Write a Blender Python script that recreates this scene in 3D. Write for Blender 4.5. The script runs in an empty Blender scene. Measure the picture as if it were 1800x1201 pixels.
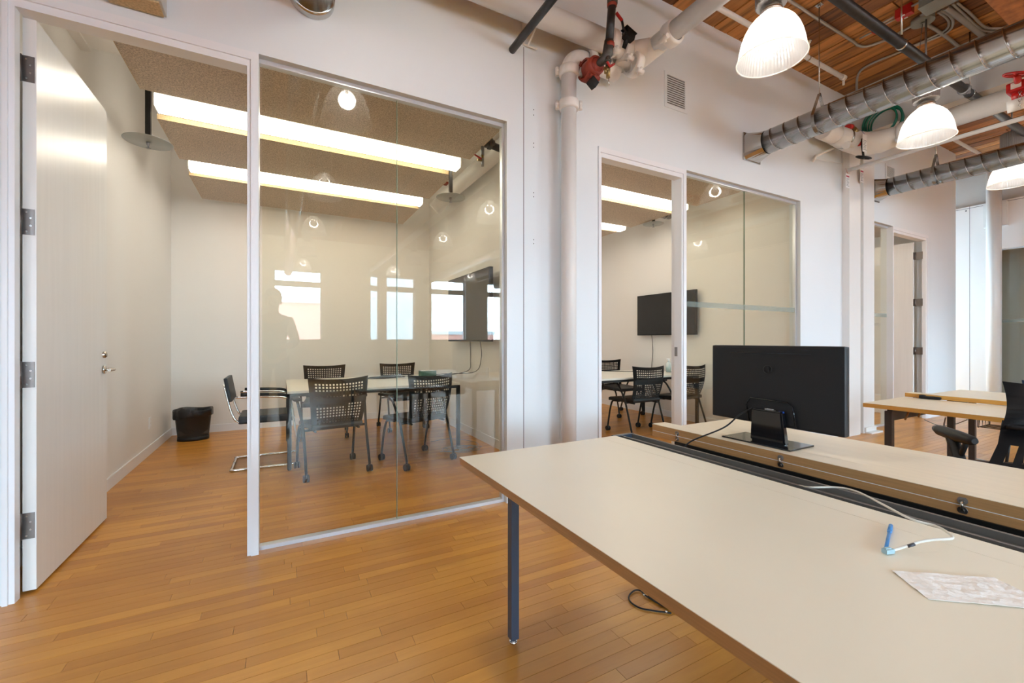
import bpy, bmesh, math, random
from mathutils import Vector, Matrix
random.seed(7)
S = bpy.context.scene
C = bpy.context.collection
PI = math.pi
R = math.radians

# ------------------------------------------------------------------ camera
F, HX, HY, EYE = 753.7, 900.0, 598.0, 1.18
CW, SW = 0.4724, 0.8814          # camera forward = (CW, SW) on the plan
cam_d = bpy.data.cameras.new('camera')
cam = bpy.data.objects.new('camera', cam_d)
C.objects.link(cam)
cam.location = (0, 0, EYE)
cam.rotation_euler = (R(90), 0, math.atan2(SW, CW) - PI / 2)
cam_d.sensor_width = 36
cam_d.lens = F * 36 / 1800
cam_d.shift_y = -2.5 / 1800
cam_d.clip_start = 0.03
S.camera = cam

# ------------------------------------------------------------------ view, world, lights
S.view_settings.view_transform = 'Standard'
S.view_settings.look = 'None'
S.view_settings.gamma = 1
S.view_settings.use_curve_mapping = False
S.view_settings.exposure = 0.95
S.cycles.use_denoising = True
S.cycles.max_bounces = 8
S.cycles.diffuse_bounces = 5
S.cycles.glossy_bounces = 4
S.cycles.transmission_bounces = 4
S.cycles.transparent_max_bounces = 16
S.cycles.sample_clamp_indirect = 6
S.cycles.blur_glossy = 0.5
S.cycles.caustics_reflective = False
S.cycles.caustics_refractive = False
WIN_Y = -8.6
SKY_STRENGTH = 35.0
w = bpy.data.worlds.new('sky'); S.world = w
w.use_nodes = True
bg = w.node_tree.nodes['Background']
bg.inputs[0].default_value = (0.58, 0.80, 1.0, 1)
bg.inputs[1].default_value = SKY_STRENGTH
# openings of the window wall behind the camera: x0, x1, z0, z1
WINDOWS = [(-5.2, -3.9), (-2.75, -1.45), (-0.23, 1.07), (2.46, 2.76), (2.97, 3.93), (4.49, 5.75), (6.6, 7.9)]
WZ0, WZ1, WZ2, WZ3 = 1.15, 2.80, 2.91, 3.27
for i, (a, b) in enumerate(WINDOWS):
    l = bpy.data.lights.new('sky_portal', 'AREA'); l.shape = 'RECTANGLE'
    l.size = b - a; l.size_y = WZ3 - WZ0
    l.cycles.is_portal = True
    o = bpy.data.objects.new('sky_portal', l); C.objects.link(o)
    o.location = ((a + b) / 2, WIN_Y - 0.32, (WZ0 + WZ3) / 2)
    o.rotation_euler = (R(90), 0, 0)            # shines towards +Y
SE_Y = -4.0                                        # added step of the window wall; its window lights the end wall
SE_WIN = [(9.3, 10.2)]; SE_Z = (1.15, 2.9)
for a, b in SE_WIN:
    l = bpy.data.lights.new('sky_portal', 'AREA'); l.shape = 'RECTANGLE'
    l.size = b - a; l.size_y = SE_Z[1] - SE_Z[0]; l.cycles.is_portal = True
    o = bpy.data.objects.new('sky_portal', l); C.objects.link(o)
    o.location = ((a + b) / 2, SE_Y - 0.32, sum(SE_Z) / 2); o.rotation_euler = (R(90), 0, 0)
l = bpy.data.lights.new('sky_portal', 'AREA'); l.shape = 'RECTANGLE'; l.size = 0.90; l.size_y = 2.3; l.cycles.is_portal = True
o = bpy.data.objects.new('sky_portal', l); C.objects.link(o); o.location = (10.46, 6.98, 1.60); o.rotation_euler = (R(-90), 0, 0)
TUBE = (1.0, 0.92, 0.77)
TUBE_POWER = 6.0
BULB = (1.0, 0.96, 0.90)
BULB_WATT = 10.0
DOWN_WATT = 10.5

# ------------------------------------------------------------------ helpers
def at_z(px, py, z):
    D = F * (z - EYE) / (HY - py); l = (px - HX) / F * D
    return Vector((l * SW + D * CW, -l * CW + D * SW, z))
def at_y(px, py, Y):
    t = (px - HX) / F; D = Y / (SW - CW * t)
    return Vector((D * (SW * t + CW), Y, EYE + (HY - py) / F * D))
def at_x(px, py, X):
    t = (px - HX) / F; D = X / (SW * t + CW)
    return Vector((X, D * (SW - CW * t), EYE + (HY - py) / F * D))
def proj(p):
    D = p[0] * CW + p[1] * SW; l = p[0] * SW - p[1] * CW
    return HX + F * l / D, HY - F * (p[2] - EYE) / D, D

class MB:
    def __init__(s): s.bm = bmesh.new()
    def box(s, a, b, bevel=0, rot=None, piv=None):
        lo = [min(a[i], b[i]) for i in range(3)]; hi = [max(a[i], b[i]) for i in range(3)]
        vs = [s.bm.verts.new((x, y, z)) for x in (lo[0], hi[0]) for y in (lo[1], hi[1]) for z in (lo[2], hi[2])]
        fs = [s.bm.faces.new([vs[i] for i in q]) for q in ((0, 1, 3, 2), (4, 6, 7, 5), (0, 4, 5, 1), (2, 3, 7, 6), (0, 2, 6, 4), (1, 5, 7, 3))]
        if bevel:
            es = list({e for f in fs for e in f.edges})
            r = bmesh.ops.bevel(s.bm, geom=es, offset=bevel, segments=2, profile=0.7, affect='EDGES', clamp_overlap=True)
            vs = list({v for f in r['faces'] for v in f.verts} | {v for v in vs if v.is_valid})
        if rot is not None:
            M = rot; p = Vector(piv) if piv is not None else (Vector(lo) + Vector(hi)) / 2
            for v in vs: v.co = M @ (v.co - p) + p
        return s
    def ring(s, c, u, v, r, n):
        return [s.bm.verts.new(c + u * (r * math.cos(2 * PI * i / n)) + v * (r * math.sin(2 * PI * i / n))) for i in range(n)]
    def tube(s, pts, r, n=8, caps=True, closed=False, smooth=True):
        pts = [Vector(p) for p in pts]; m = len(pts)
        rs = r if isinstance(r, (list, tuple)) else [r] * m
        up = None; rings = []
        for i in range(m):
            if closed: d = (pts[(i + 1) % m] - pts[i - 1])
            else: d = pts[min(i + 1, m - 1)] - pts[max(i - 1, 0)]
            d.normalize()
            if up is None:
                up = Vector((0, 0, 1)) if abs(d.z) < 0.9 else Vector((1, 0, 0))
            u = up - d * up.dot(d)
            if u.length < 1e-6: u = Vector((1, 0, 0)) - d * d.x
            u.normalize(); up = u
            rings.append(s.ring(pts[i], u, d.cross(u), rs[i], n))
        for i in range(m if closed else m - 1):
            A, B = rings[i], rings[(i + 1) % m]
            for j in range(n):
                f = s.bm.faces.new((A[j], A[(j + 1) % n], B[(j + 1) % n], B[j])); f.smooth = smooth
        if caps and not closed:
            s.bm.faces.new(list(reversed(rings[0]))); s.bm.faces.new(rings[-1])
        return s
    def cyl(s, a, b, r, n=20, r2=None): return s.tube([a, b], [r, r if r2 is None else r2], n)
    def lathe(s, prof, c=(0, 0, 0), n=32, axis='Z', flute=0, smooth=True, sx=1, sy=1):
        c = Vector(c); rings = []
        for r, z in prof:
            ring = []
            for i in range(n):
                a = 2 * PI * i / n; q = r + (flute if i % 2 else 0)
                x, y = q * math.cos(a) * sx, q * math.sin(a) * sy
                p = (x, y, z) if axis == 'Z' else ((z, x, y) if axis == 'X' else (y, z, x))
                ring.append(s.bm.verts.new(c + Vector(p)))
            rings.append(ring)
        for A, B in zip(rings, rings[1:]):
            for j in range(n):
                f = s.bm.faces.new((A[j], A[(j + 1) % n], B[(j + 1) % n], B[j])); f.smooth = smooth
        return s
    def cap(s, ring_index=None): return s
    def prism(s, poly, z0, z1):
        A = [s.bm.verts.new((x, y, z0)) for x, y in poly]; B = [s.bm.verts.new((x, y, z1)) for x, y in poly]
        n = len(A)
        s.bm.faces.new(list(reversed(A))); s.bm.faces.new(B)
        for i in range(n): s.bm.faces.new((A[i], A[(i + 1) % n], B[(i + 1) % n], B[i]))
        return s
    def xform(s, M):
        bmesh.ops.transform(s.bm, matrix=M, verts=s.bm.verts); return s
    def build(s, name, m, parent=None, local=False):
        bmesh.ops.recalc_face_normals(s.bm, faces=s.bm.faces)
        me = bpy.data.meshes.new(name)
        if parent is not None and not local:
            root = parent
            off = Vector((0, 0, 0))
            while root is not None: off += Vector(root.location); root = root.parent
            bmesh.ops.translate(s.bm, vec=-off, verts=s.bm.verts)
        s.bm.to_mesh(me); s.bm.free()
        me.materials.append(m)
        o = bpy.data.objects.new(name, me); C.objects.link(o); o.parent = parent
        return o

def arc(c, r, a0, a1, n, u, v):
    c, u, v = Vector(c), Vector(u), Vector(v)
    return [c + u * (r * math.cos(a0 + (a1 - a0) * i / n)) + v * (r * math.sin(a0 + (a1 - a0) * i / n)) for i in range(n + 1)]
def spline(pts, n=8):
    pts = [Vector(p) for p in pts]; out = []
    P = [pts[0]] + pts + [pts[-1]]
    for i in range(1, len(P) - 2):
        for k in range(n):
            t = k / n
            a, b, c, d = P[i - 1], P[i], P[i + 1], P[i + 2]
            out.append(0.5 * ((2 * b) + (c - a) * t + (2 * a - 5 * b + 4 * c - d) * t * t + (3 * b - a - 3 * c + d) * t ** 3))
    out.append(pts[-1]); return out
def tag(o, label, cat, group=None):
    o['label'] = label; o['category'] = cat
    if group: o['group'] = group
    return o
def thing(name, label, cat, loc=(0, 0, 0), rz=0, group=None):
    o = bpy.data.objects.new(name, None); C.objects.link(o)
    o.location = loc; o.rotation_euler = (0, 0, rz); o.empty_display_size = 0.1
    return tag(o, label, cat, group)
def struct(name, loc=(0, 0, 0)):
    o = bpy.data.objects.new(name, None); C.objects.link(o); o.location = loc
    o.empty_display_size = 0.1; o['kind'] = 'structure'; return o
def smesh(name, mb, m):
    o = mb.build(name, m); o['kind'] = 'structure'; return o
def dup(root, loc=None, rz=None, label=None, group=None):
    def cp(o, par):
        c = o.copy(); C.objects.link(c); c.parent = par
        for ch in o.children: cp(ch, c)
        return c
    r = cp(root, None)
    if loc is not None: r.location = loc
    if rz is not None: r.rotation_euler = (0, 0, rz)
    if label: r['label'] = label
    if group: r['group'] = group
    return r

# ------------------------------------------------------------------ materials
def mat(name, col, rough=0.5, metal=0, spec=0.5, coat=0, emit=None, estr=0, noise=0, nscale=20, bump=0, bscale=80, alpha=1, aniso=0, stretch=None):
    m = bpy.data.materials.new(name); m.use_nodes = True
    nt = m.node_tree; b = nt.nodes['Principled BSDF']
    b.inputs['Base Color'].default_value = (*col, 1)
    b.inputs['Roughness'].default_value = rough
    b.inputs['Metallic'].default_value = metal
    b.inputs['Specular IOR Level'].default_value = spec
    b.inputs['Coat Weight'].default_value = coat
    b.inputs['Coat Roughness'].default_value = 0.15
    if alpha < 1: b.inputs['Alpha'].default_value = alpha
    if emit:
        b.inputs['Emission Color'].default_value = (*emit, 1); b.inputs['Emission Strength'].default_value = estr
    tc = nt.nodes.new('ShaderNodeTexCoord')
    src = tc.outputs['Object']
    if stretch:
        mp = nt.nodes.new('ShaderNodeMapping'); mp.inputs['Scale'].default_value = stretch
        nt.links.new(src, mp.inputs['Vector']); src = mp.outputs['Vector']
    if noise:
        n = nt.nodes.new('ShaderNodeTexNoise'); n.inputs['Scale'].default_value = nscale; n.inputs['Detail'].default_value = 5
        nt.links.new(src, n.inputs['Vector'])
        rp = nt.nodes.new('ShaderNodeValToRGB')
        rp.color_ramp.elements[0].position = 0.3; rp.color_ramp.elements[1].position = 0.7
        rp.color_ramp.elements[0].color = (*[c * (1 - noise) for c in col], 1)
        rp.color_ramp.elements[1].color = (*[min(1, c * (1 + noise * 0.6)) for c in col], 1)
        nt.links.new(n.outputs['Fac'], rp.inputs['Fac']); nt.links.new(rp.outputs['Color'], b.inputs['Base Color'])
    if bump:
        n2 = nt.nodes.new('ShaderNodeTexNoise'); n2.inputs['Scale'].default_value = bscale; n2.inputs['Detail'].default_value = 3
        nt.links.new(src, n2.inputs['Vector'])
        bp = nt.nodes.new('ShaderNodeBump'); bp.inputs['Strength'].default_value = bump; bp.inputs['Distance'].default_value = 0.01
        nt.links.new(n2.outputs['Fac'], bp.inputs['Height']); nt.links.new(bp.outputs['Normal'], b.inputs['Normal'])
    return m

def glass_mat(name, tint, f0=0.05, rough=0.0):
    # one face of a clear pane: see-through colour plus a mirror share that grows towards grazing view (Schlick)
    m = bpy.data.materials.new(name); m.use_nodes = True; nt = m.node_tree; nt.nodes.clear()
    out = nt.nodes.new('ShaderNodeOutputMaterial'); mix = nt.nodes.new('ShaderNodeMixShader')
    tr = nt.nodes.new('ShaderNodeBsdfTransparent'); tr.inputs[0].default_value = (*tint, 1)
    gl = nt.nodes.new('ShaderNodeBsdfGlossy'); gl.inputs['Roughness'].default_value = rough; gl.inputs['Color'].default_value = (1, 1, 1, 1)
    g = nt.nodes.new('ShaderNodeNewGeometry'); dt = nt.nodes.new('ShaderNodeVectorMath'); dt.operation = 'DOT_PRODUCT'
    nt.links.new(g.outputs['Normal'], dt.inputs[0]); nt.links.new(g.outputs['Incoming'], dt.inputs[1])
    def mth(op, a, b=None):
        n = nt.nodes.new('ShaderNodeMath'); n.operation = op
        for i, q in enumerate((a, b)):
            if q is None: continue
            if isinstance(q, (int, float)): n.inputs[i].default_value = q
            else: nt.links.new(q, n.inputs[i])
        return n.outputs[0]
    c = mth('ABSOLUTE', dt.outputs['Value'])
    p = mth('POWER', mth('SUBTRACT', 1.0, c), 5.0)
    f = mth('ADD', mth('MULTIPLY', p, 1 - f0), f0)
    nt.links.new(f, mix.inputs[0]); nt.links.new(tr.outputs[0], mix.inputs[1]); nt.links.new(gl.outputs[0], mix.inputs[2])
    nt.links.new(mix.outputs[0], out.inputs[0])
    return m

def shade_mat(name, dens):
    # ribbed acrylic of the pendant shades
    m = bpy.data.materials.new(name); m.use_nodes = True; nt = m.node_tree; nt.nodes.clear()
    out = nt.nodes.new('ShaderNodeOutputMaterial')
    tr = nt.nodes.new('ShaderNodeBsdfTransparent'); tr.inputs[0].default_value = (0.93, 0.91, 0.87, 1)
    tl = nt.nodes.new('ShaderNodeBsdfTranslucent'); tl.inputs[0].default_value = (0.95, 0.93, 0.88, 1)
    df = nt.nodes.new('ShaderNodeBsdfDiffuse'); df.inputs[0].default_value = (0.9, 0.9, 0.88, 1)
    gl = nt.nodes.new('ShaderNodeBsdfGlossy'); gl.inputs['Roughness'].default_value = 0.15
    m1 = nt.nodes.new('ShaderNodeMixShader'); m1.inputs[0].default_value = 0.25
    m2 = nt.nodes.new('ShaderNodeMixShader'); m2.inputs[0].default_value = dens
    m3 = nt.nodes.new('ShaderNodeMixShader'); m3.inputs[0].default_value = 0.08
    nt.links.new(tl.outputs[0], m1.inputs[1]); nt.links.new(df.outputs[0], m1.inputs[2])
    nt.links.new(tr.outputs[0], m2.inputs[1]); nt.links.new(m1.outputs[0], m2.inputs[2])
    nt.links.new(m2.outputs[0], m3.inputs[1]); nt.links.new(gl.outputs[0], m3.inputs[2])
    nt.links.new(m3.outputs[0], out.inputs[0])
    return m

def wood_mat(name, dark, light, rough, stretch, gscale, coat=0.0, knots=False, contrast=0.5):
    # the "tone" attribute of each board moves its colour and its grain
    m = bpy.data.materials.new(name); m.use_nodes = True; nt = m.node_tree; b = nt.nodes['Principled BSDF']
    N = nt.nodes.new; L = nt.links.new
    at = N('ShaderNodeAttribute'); at.attribute_name = 'tone'
    tc = N('ShaderNodeTexCoord'); mp = N('ShaderNodeMapping'); mp.inputs['Scale'].default_value = stretch
    ad = N('ShaderNodeVectorMath'); ad.operation = 'ADD'
    sc = N('ShaderNodeVectorMath'); sc.operation = 'SCALE'; sc.inputs['Scale'].default_value = 37.0
    cb = N('ShaderNodeCombineXYZ')
    for i in range(3): L(at.outputs['Fac'], cb.inputs[i])
    L(cb.outputs[0], sc.inputs[0]); L(tc.outputs['Object'], mp.inputs['Vector']); L(mp.outputs[0], ad.inputs[0]); L(sc.outputs[0], ad.inputs[1])
    n1 = N('ShaderNodeTexNoise'); n1.inputs['Scale'].default_value = gscale; n1.inputs['Detail'].default_value = 6; n1.inputs['Roughness'].default_value = 0.6
    n1.inputs['Distortion'].default_value = 0.6
    L(ad.outputs[0], n1.inputs['Vector'])
    mx = N('ShaderNodeMath'); mx.operation = 'MULTIPLY_ADD'; mx.inputs[1].default_value = contrast
    t2 = N('ShaderNodeMath'); t2.operation = 'MULTIPLY_ADD'; t2.inputs[1].default_value = 1 - contrast; t2.inputs[2].default_value = 0.0
    L(at.outputs['Fac'], t2.inputs[0]); L(n1.outputs['Fac'], mx.inputs[0]); L(t2.outputs[0], mx.inputs[2])
    rp = N('ShaderNodeValToRGB'); rp.color_ramp.elements[0].position = 0.22; rp.color_ramp.elements[1].position = 0.78
    rp.color_ramp.elements[0].color = (*dark, 1); rp.color_ramp.elements[1].color = (*light, 1)
    L(mx.outputs[0], rp.inputs['Fac'])
    last = rp.outputs['Color']
    n3 = N('ShaderNodeTexNoise'); n3.inputs['Scale'].default_value = 1.1 if not knots else 2.2; n3.inputs['Detail'].default_value = 4
    L(tc.outputs['Object'] if not knots else ad.outputs[0], n3.inputs['Vector'])
    r3 = N('ShaderNodeValToRGB'); r3.color_ramp.elements[0].position = 0.30; r3.color_ramp.elements[1].position = 0.55
    v = 0.35 if knots else 0.80
    r3.color_ramp.elements[0].color = (v, v * 0.96, v * 0.92, 1); r3.color_ramp.elements[1].color = (1, 1, 1, 1)
    L(n3.outputs['Fac'], r3.inputs['Fac'])
    mm = N('ShaderNodeMix'); mm.data_type = 'RGBA'; mm.blend_type = 'MULTIPLY'; mm.inputs[0].default_value = 1
    L(last, mm.inputs[6]); L(r3.outputs['Color'], mm.inputs[7]); L(mm.outputs[2], b.inputs['Base Color'])
    b.inputs['Roughness'].default_value = rough; b.inputs['Coat Weight'].default_value = coat; b.inputs['Coat Roughness'].default_value = 0.12
    bp = N('ShaderNodeBump'); bp.inputs['Strength'].default_value = 0.12; bp.inputs['Distance'].default_value = 0.004
    L(n1.outputs['Fac'], bp.inputs['Height']); L(bp.outputs['Normal'], b.inputs['Normal'])
    return m

M = {}
M['paint'] = mat('white_wall_paint', (0.75, 0.79, 0.82), 0.42, bump=0.03, bscale=60)
M['room_paint'] = mat('room_wall_paint', (0.80, 0.78, 0.755), 0.5, bump=0.03, bscale=60)
M['frame'] = mat('white_metal_frame', (0.80, 0.81, 0.84), 0.32)
M['door'] = mat('door_enamel', (0.78, 0.77, 0.75), 0.30, noise=0.03, nscale=30, stretch=(1, 1, 0.05), bump=0.03, bscale=40)
M['plaster'] = mat('grey_plaster', (0.52, 0.49, 0.46), 0.8, noise=0.05, nscale=4)
M['beam'] = mat('beam_paint', (0.60, 0.58, 0.55), 0.7, noise=0.04, nscale=3)
M['pipe'] = mat('white_pipe_paint', (0.78, 0.76, 0.74), 0.38, bump=0.05, bscale=40)
M['seam'] = mat('shadow_gap', (0.13, 0.12, 0.12), 0.8)
M['alu'] = mat('clear_anodised_track', (0.70, 0.72, 0.76), 0.35, metal=0.6)
M['steel'] = mat('galvanised_steel', (0.55, 0.54, 0.52), 0.19, metal=1, noise=0.07, nscale=9)
M['steel_dark'] = mat('dull_grey_steel', (0.30, 0.30, 0.31), 0.45, metal=0.8)
M['hinge'] = mat('bronze_grey_hinge', (0.22, 0.20, 0.19), 0.35, metal=0.9)
M['nickel'] = mat('satin_nickel', (0.62, 0.58, 0.52), 0.25, metal=1)
M['chrome'] = mat('chrome', (0.75, 0.75, 0.75), 0.12, metal=1)
M['black_pipe'] = mat('black_steel_pipe', (0.022, 0.022, 0.024), 0.4, noise=0.3, nscale=25)
M['fitting'] = mat('cast_grey_fitting', (0.09, 0.085, 0.08), 0.5, metal=0.4, noise=0.3, nscale=30)
M['red'] = mat('red_valve_paint', (0.45, 0.012, 0.012), 0.35)
M['rust'] = mat('oxide_red_coupling', (0.27, 0.035, 0.018), 0.55)
M['brass'] = mat('aged_brass', (0.32, 0.22, 0.09), 0.4, metal=0.8)
M['yellow'] = mat('yellow_plate', (0.75, 0.5, 0.02), 0.5)
M['green'] = mat('green_hose', (0.0, 0.13, 0.075), 0.4)
M['blackp'] = mat('black_plastic', (0.009, 0.009, 0.011), 0.45, spec=0.35, bump=0.04, bscale=200)
M['blackm'] = mat('black_powder_coat', (0.010, 0.010, 0.010), 0.45, spec=0.3)
M['gear'] = mat('grey_gear_housing', (0.33, 0.32, 0.32), 0.5, metal=0.3)
M['blackg'] = mat('gloss_black_plastic', (0.006, 0.006, 0.008), 0.10)
M['screen'] = mat('television_screen', (0.008, 0.008, 0.009), 0.12)
M['leg'] = mat('slate_blue_steel_leg', (0.040, 0.055, 0.085), 0.35)
M['brownleg'] = mat('dark_brown_steel', (0.035, 0.026, 0.022), 0.4)
M['laminate'] = mat('cream_laminate', (0.86, 0.80, 0.66), 0.33, noise=0.02, nscale=3, bump=0.01, bscale=300)
M['birch'] = mat('pale_birch_laminate', (0.86, 0.75, 0.57), 0.35, noise=0.04, nscale=8, stretch=(6, 0.6, 1))
M['whitetop'] = mat('white_table_laminate', (0.78, 0.75, 0.68), 0.3)
M['mdf'] = mat('brown_board_edge', (0.44, 0.235, 0.09), 0.55, noise=0.14, nscale=60, stretch=(1, 0.15, 3))
M['mdf2'] = mat('golden_board_edge', (0.66, 0.34, 0.07), 0.5, noise=0.1, nscale=50, stretch=(1, 0.15, 3))
M['tray'] = mat('black_anodised_rail', (0.14, 0.132, 0.12), 0.35, metal=0.1)
M['tubelens'] = mat('lit_lamp_lens', (0.9, 0.9, 0.88), 0.5, emit=TUBE, estr=TUBE_POWER)
M['lampwhite'] = mat('white_lamp_body', (0.75, 0.74, 0.7), 0.4)
M['bulb'] = mat('lit_bulb', (1, 1, 1), 0.5, emit=BULB, estr=5)
M['bulb_off'] = mat('unlit_bulb', (0.8, 0.8, 0.8), 0.3)
M['acrylic'] = shade_mat('ribbed_acrylic', 0.78)
M['acrylic_clear'] = shade_mat('clear_ribbed_acrylic', 0.42)
M['end_paint'] = mat('cream_white_paint', (0.83, 0.79, 0.765), 0.5)
M['tectum'] = mat('wood_wool_board', (0.60, 0.50, 0.40), 0.9, noise=0.42, nscale=110, bump=0.6, bscale=110)
M['tectum_edge'] = mat('wood_wool_edge', (0.62, 0.46, 0.26), 0.9, noise=0.25, nscale=110)
M['glass'] = glass_mat('partition_glass', (0.972, 0.974, 0.925), 0.037)
M['winglass'] = glass_mat('window_glass', (0.98, 0.99, 0.98), 0.04)
M['glass_edge'] = mat('green_glass_edge', (0.20, 0.30, 0.22), 0.2)
M['frost'] = mat('frosted_film', (0.30, 0.36, 0.33), 0.6, alpha=0.35)
M['disc'] = mat('clear_grey_disc', (0.42, 0.45, 0.43), 0.3, alpha=0.75)
M['liner'] = mat('black_bin_liner', (0.01, 0.01, 0.012), 0.22, bump=0.8, bscale=22)
M['binmesh'] = mat('dark_wire_mesh', (0.03, 0.028, 0.026), 0.5, alpha=0.72)
M['paper'] = mat('white_tissue', (0.93, 0.91, 0.89), 0.9, bump=0.45, bscale=60)
M['card'] = mat('white_card', (0.80, 0.80, 0.80), 0.6)
M['ink'] = mat('dark_ink', (0.05, 0.05, 0.06), 0.6)
M['redink'] = mat('red_ink', (0.5, 0.03, 0.08), 0.6)
M['pen'] = mat('blue_pen_plastic', (0.06, 0.28, 0.68), 0.35)
M['plug'] = mat('clear_blue_plug', (0.45, 0.68, 0.78), 0.15, alpha=0.75)
M['wcable'] = mat('white_cable', (0.72, 0.70, 0.64), 0.4)
M['vga'] = mat('blue_port', (0.02, 0.08, 0.4), 0.4)
M['greybox'] = mat('grey_box_enamel', (0.26, 0.28, 0.26), 0.45)
M['emt'] = mat('conduit_steel', (0.42, 0.40, 0.37), 0.4, metal=0.7)
M['gbox'] = mat('dark_green_box', (0.02, 0.11, 0.075), 0.4)
M['gel'] = mat('clear_bottle', (0.75, 0.82, 0.82), 0.15, alpha=0.5)
M['gelblue'] = mat('blue_green_gel', (0.02, 0.35, 0.38), 0.2, alpha=0.85)
M['blueseat'] = mat('slate_blue_fabric', (0.06, 0.10, 0.19), 0.8)
M['orangebeam'] = mat('strand_board', (0.36, 0.13, 0.035), 0.75, noise=0.4, nscale=14, bump=0.3, bscale=30)
M['slab'] = mat('dark_gap_base', (0.022, 0.010, 0.005), 0.9)
M['ceilgap'] = mat('dark_ceiling_gap', (0.012, 0.007, 0.004), 0.9)
M['maple'] = wood_mat('maple_strip', (0.50, 0.200, 0.028), (0.70, 0.325, 0.052), 0.33, (1.2, 14, 1), 2.2, coat=0.08, contrast=0.55)
M['deck'] = wood_mat('fir_deck', (0.15, 0.048, 0.011), (0.56, 0.235, 0.058), 0.65, (10, 0.9, 1), 1.6, knots=True, contrast=0.45)
M['brick'] = mat('pale_brick', (0.40, 0.17, 0.13), 0.8)
M['stone'] = mat('grey_facade', (0.24, 0.28, 0.30), 0.7)
M['skin'] = mat('skin', (0.5, 0.30, 0.2), 0.5)
M['hair'] = mat('dark_hair', (0.02, 0.015, 0.01), 0.7)
M['shirt'] = mat('grey_shirt', (0.10, 0.10, 0.12), 0.9)
M['trousers'] = mat('blue_denim', (0.03, 0.05, 0.10), 0.9)
M['screw'] = mat('dark_screw', (0.1, 0.1, 0.1), 0.5)
# ================================================================== structure
YW, YB = 2.745, 2.865           # front and back face of the partition
YR = 6.66                       # back wall of the meeting rooms
ZC = 4.22                       # underside of the timber deck
ZO = 2.76                       # top of the door and glass openings
XE = 11.25                      # end wall
XW = lambda px: at_y(px, 600, YW).x
G1a, G1b = XW(455), XW(891)     # glass 1
D1a = XW(5)
D2a, G2a, G2b = XW(1051), XW(1205), XW(1407)
G3a, G3b, D3b = XW(1526), XW(1568), XW(1630)
XEND = XW(1680)
ROOMS = [(-1.21, 2.07), (2.17, 5.24), (5.34, XEND - 0.1)]

# ---- floor: dark base slab with maple strips laid on it
floor = smesh('floor', MB().box((-6.2, -8.9, -0.16), (14.4, 6.9, -0.010)), M['slab'])
PW = 0.0572
strips = []
rnd = random.Random(11)
k = 0; y = -8.6
while y < 6.66:
    x = -6.0 - rnd.random() * 0.9
    while x < 14.2:
        L_ = 0.28 + rnd.random() ** 1.3 * 0.95
        strips.append((max(x, -6.0), min(x + L_, 14.2), y, y + PW, rnd.random(), rnd.random() * 0.0004))
        x += L_
    y += PW
def hidden_by_desk(cx, cy):
    for (x0, x1, y0, y1, z) in ((0.61, 1.41, -0.3, 1.58, 0.72), (1.67, 2.17, -0.3, 1.5, 0.75)):
        q = (EYE - z) / EYE; px, py = cx * q, cy * q
        if x0 < px < x1 and y0 < py < y1: return True
    return False
cand = []
for i, (x0, x1, y0, y1, t, dz) in enumerate(strips):
    cx, cy = (x0 + x1) / 2, (y0 + y1) / 2
    D = cx * CW + cy * SW
    if D < 0.6: continue
    X_, Y_, _ = proj((cx, cy, 0))
    if -60 < X_ < 1760 and Y_ < 1235 and not hidden_by_desk(cx, cy): cand.append((D / (x1 - x0) ** 0.3, i))
cand.sort()
near = {i for _, i in cand[:300]}
FQ = [(4, 5, 6, 7), (0, 4, 7, 3)[::-1], (1, 2, 6, 5), (0, 1, 5, 4), (3, 7, 6, 2)]
def plank_mesh(name, items, m, gap, bev=0.0, thick=0.0098, down=False, shift=0):
    V, Fc, T = [], [], []
    for (x0, x1, y0, y1, t, dz) in items:
        b = len(V); g = gap / 2
        z0, z1 = (-thick, dz)
        a, c, d, e = x0 + g, x1 - g, y0 + g, y1 - g
        if down:
            z0, z1 = shift + thick, shift - dz
        V += [(a, d, z0), (c, d, z0), (c, e, z0), (a, e, z0), (a, d, z1), (c, d, z1), (c, e, z1), (a, e, z1)]
        for q in FQ:
            Fc.append([b + i for i in (q if not down else q[::-1])]); T.append(t)
    me = bpy.data.meshes.new(name); me.from_pydata(V, [], Fc)
    at = me.attributes.new('tone', 'FLOAT', 'FACE'); at.data.foreach_set('value', T)
    me.materials.append(m); me.update()
    return me
for i in near:
    o = bpy.data.objects.new('floor_plank', plank_mesh('floor_plank', [strips[i]], M['maple'], 0.0015)); C.objects.link(o); o.parent = floor
o = bpy.data.objects.new('far_planks', plank_mesh('far_planks', [s for i, s in enumerate(strips) if i not in near], M['maple'], 0.0015))
C.objects.link(o); o.parent = floor; o['kind'] = 'stuff'

# ---- ceiling: timber deck, boards run away from the camera
ceil = smesh('ceiling', MB().box((-6.2, -8.9, ZC + 0.035), (14.4, 6.9, ZC + 0.2)), M['ceilgap'])
boards = []; x = -6.0; rnd = random.Random(5)
while x < 14.2:
    y = -8.6 - rnd.random() * 2
    while y < 6.66:
        L_ = 1.8 + rnd.random() * 2.2
        boards.append((x, x + 0.19, max(y, -8.6), min(y + L_, 6.66), rnd.random(), rnd.random() * 0.006)); y += L_
    x += 0.19
vis, rest = [], []
for b_ in boards:
    ok = False
    for yy in (b_[2], (b_[2] + b_[3]) / 2, b_[3]):
        yy = min(yy, YW)
        X_, Y_, D = proj((b_[0], yy, ZC))
        if D > 0.3 and 1150 < X_ < 1830 and -30 < Y_: ok = True
    (vis if ok and b_[2] < YW else rest).append(b_)
for b_ in vis[:290]:
    o = bpy.data.objects.new('ceiling_board', plank_mesh('ceiling_board', [b_], M['deck'], 0.014, thick=0.034, down=True, shift=ZC)); C.objects.link(o); o.parent = ceil
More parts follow.
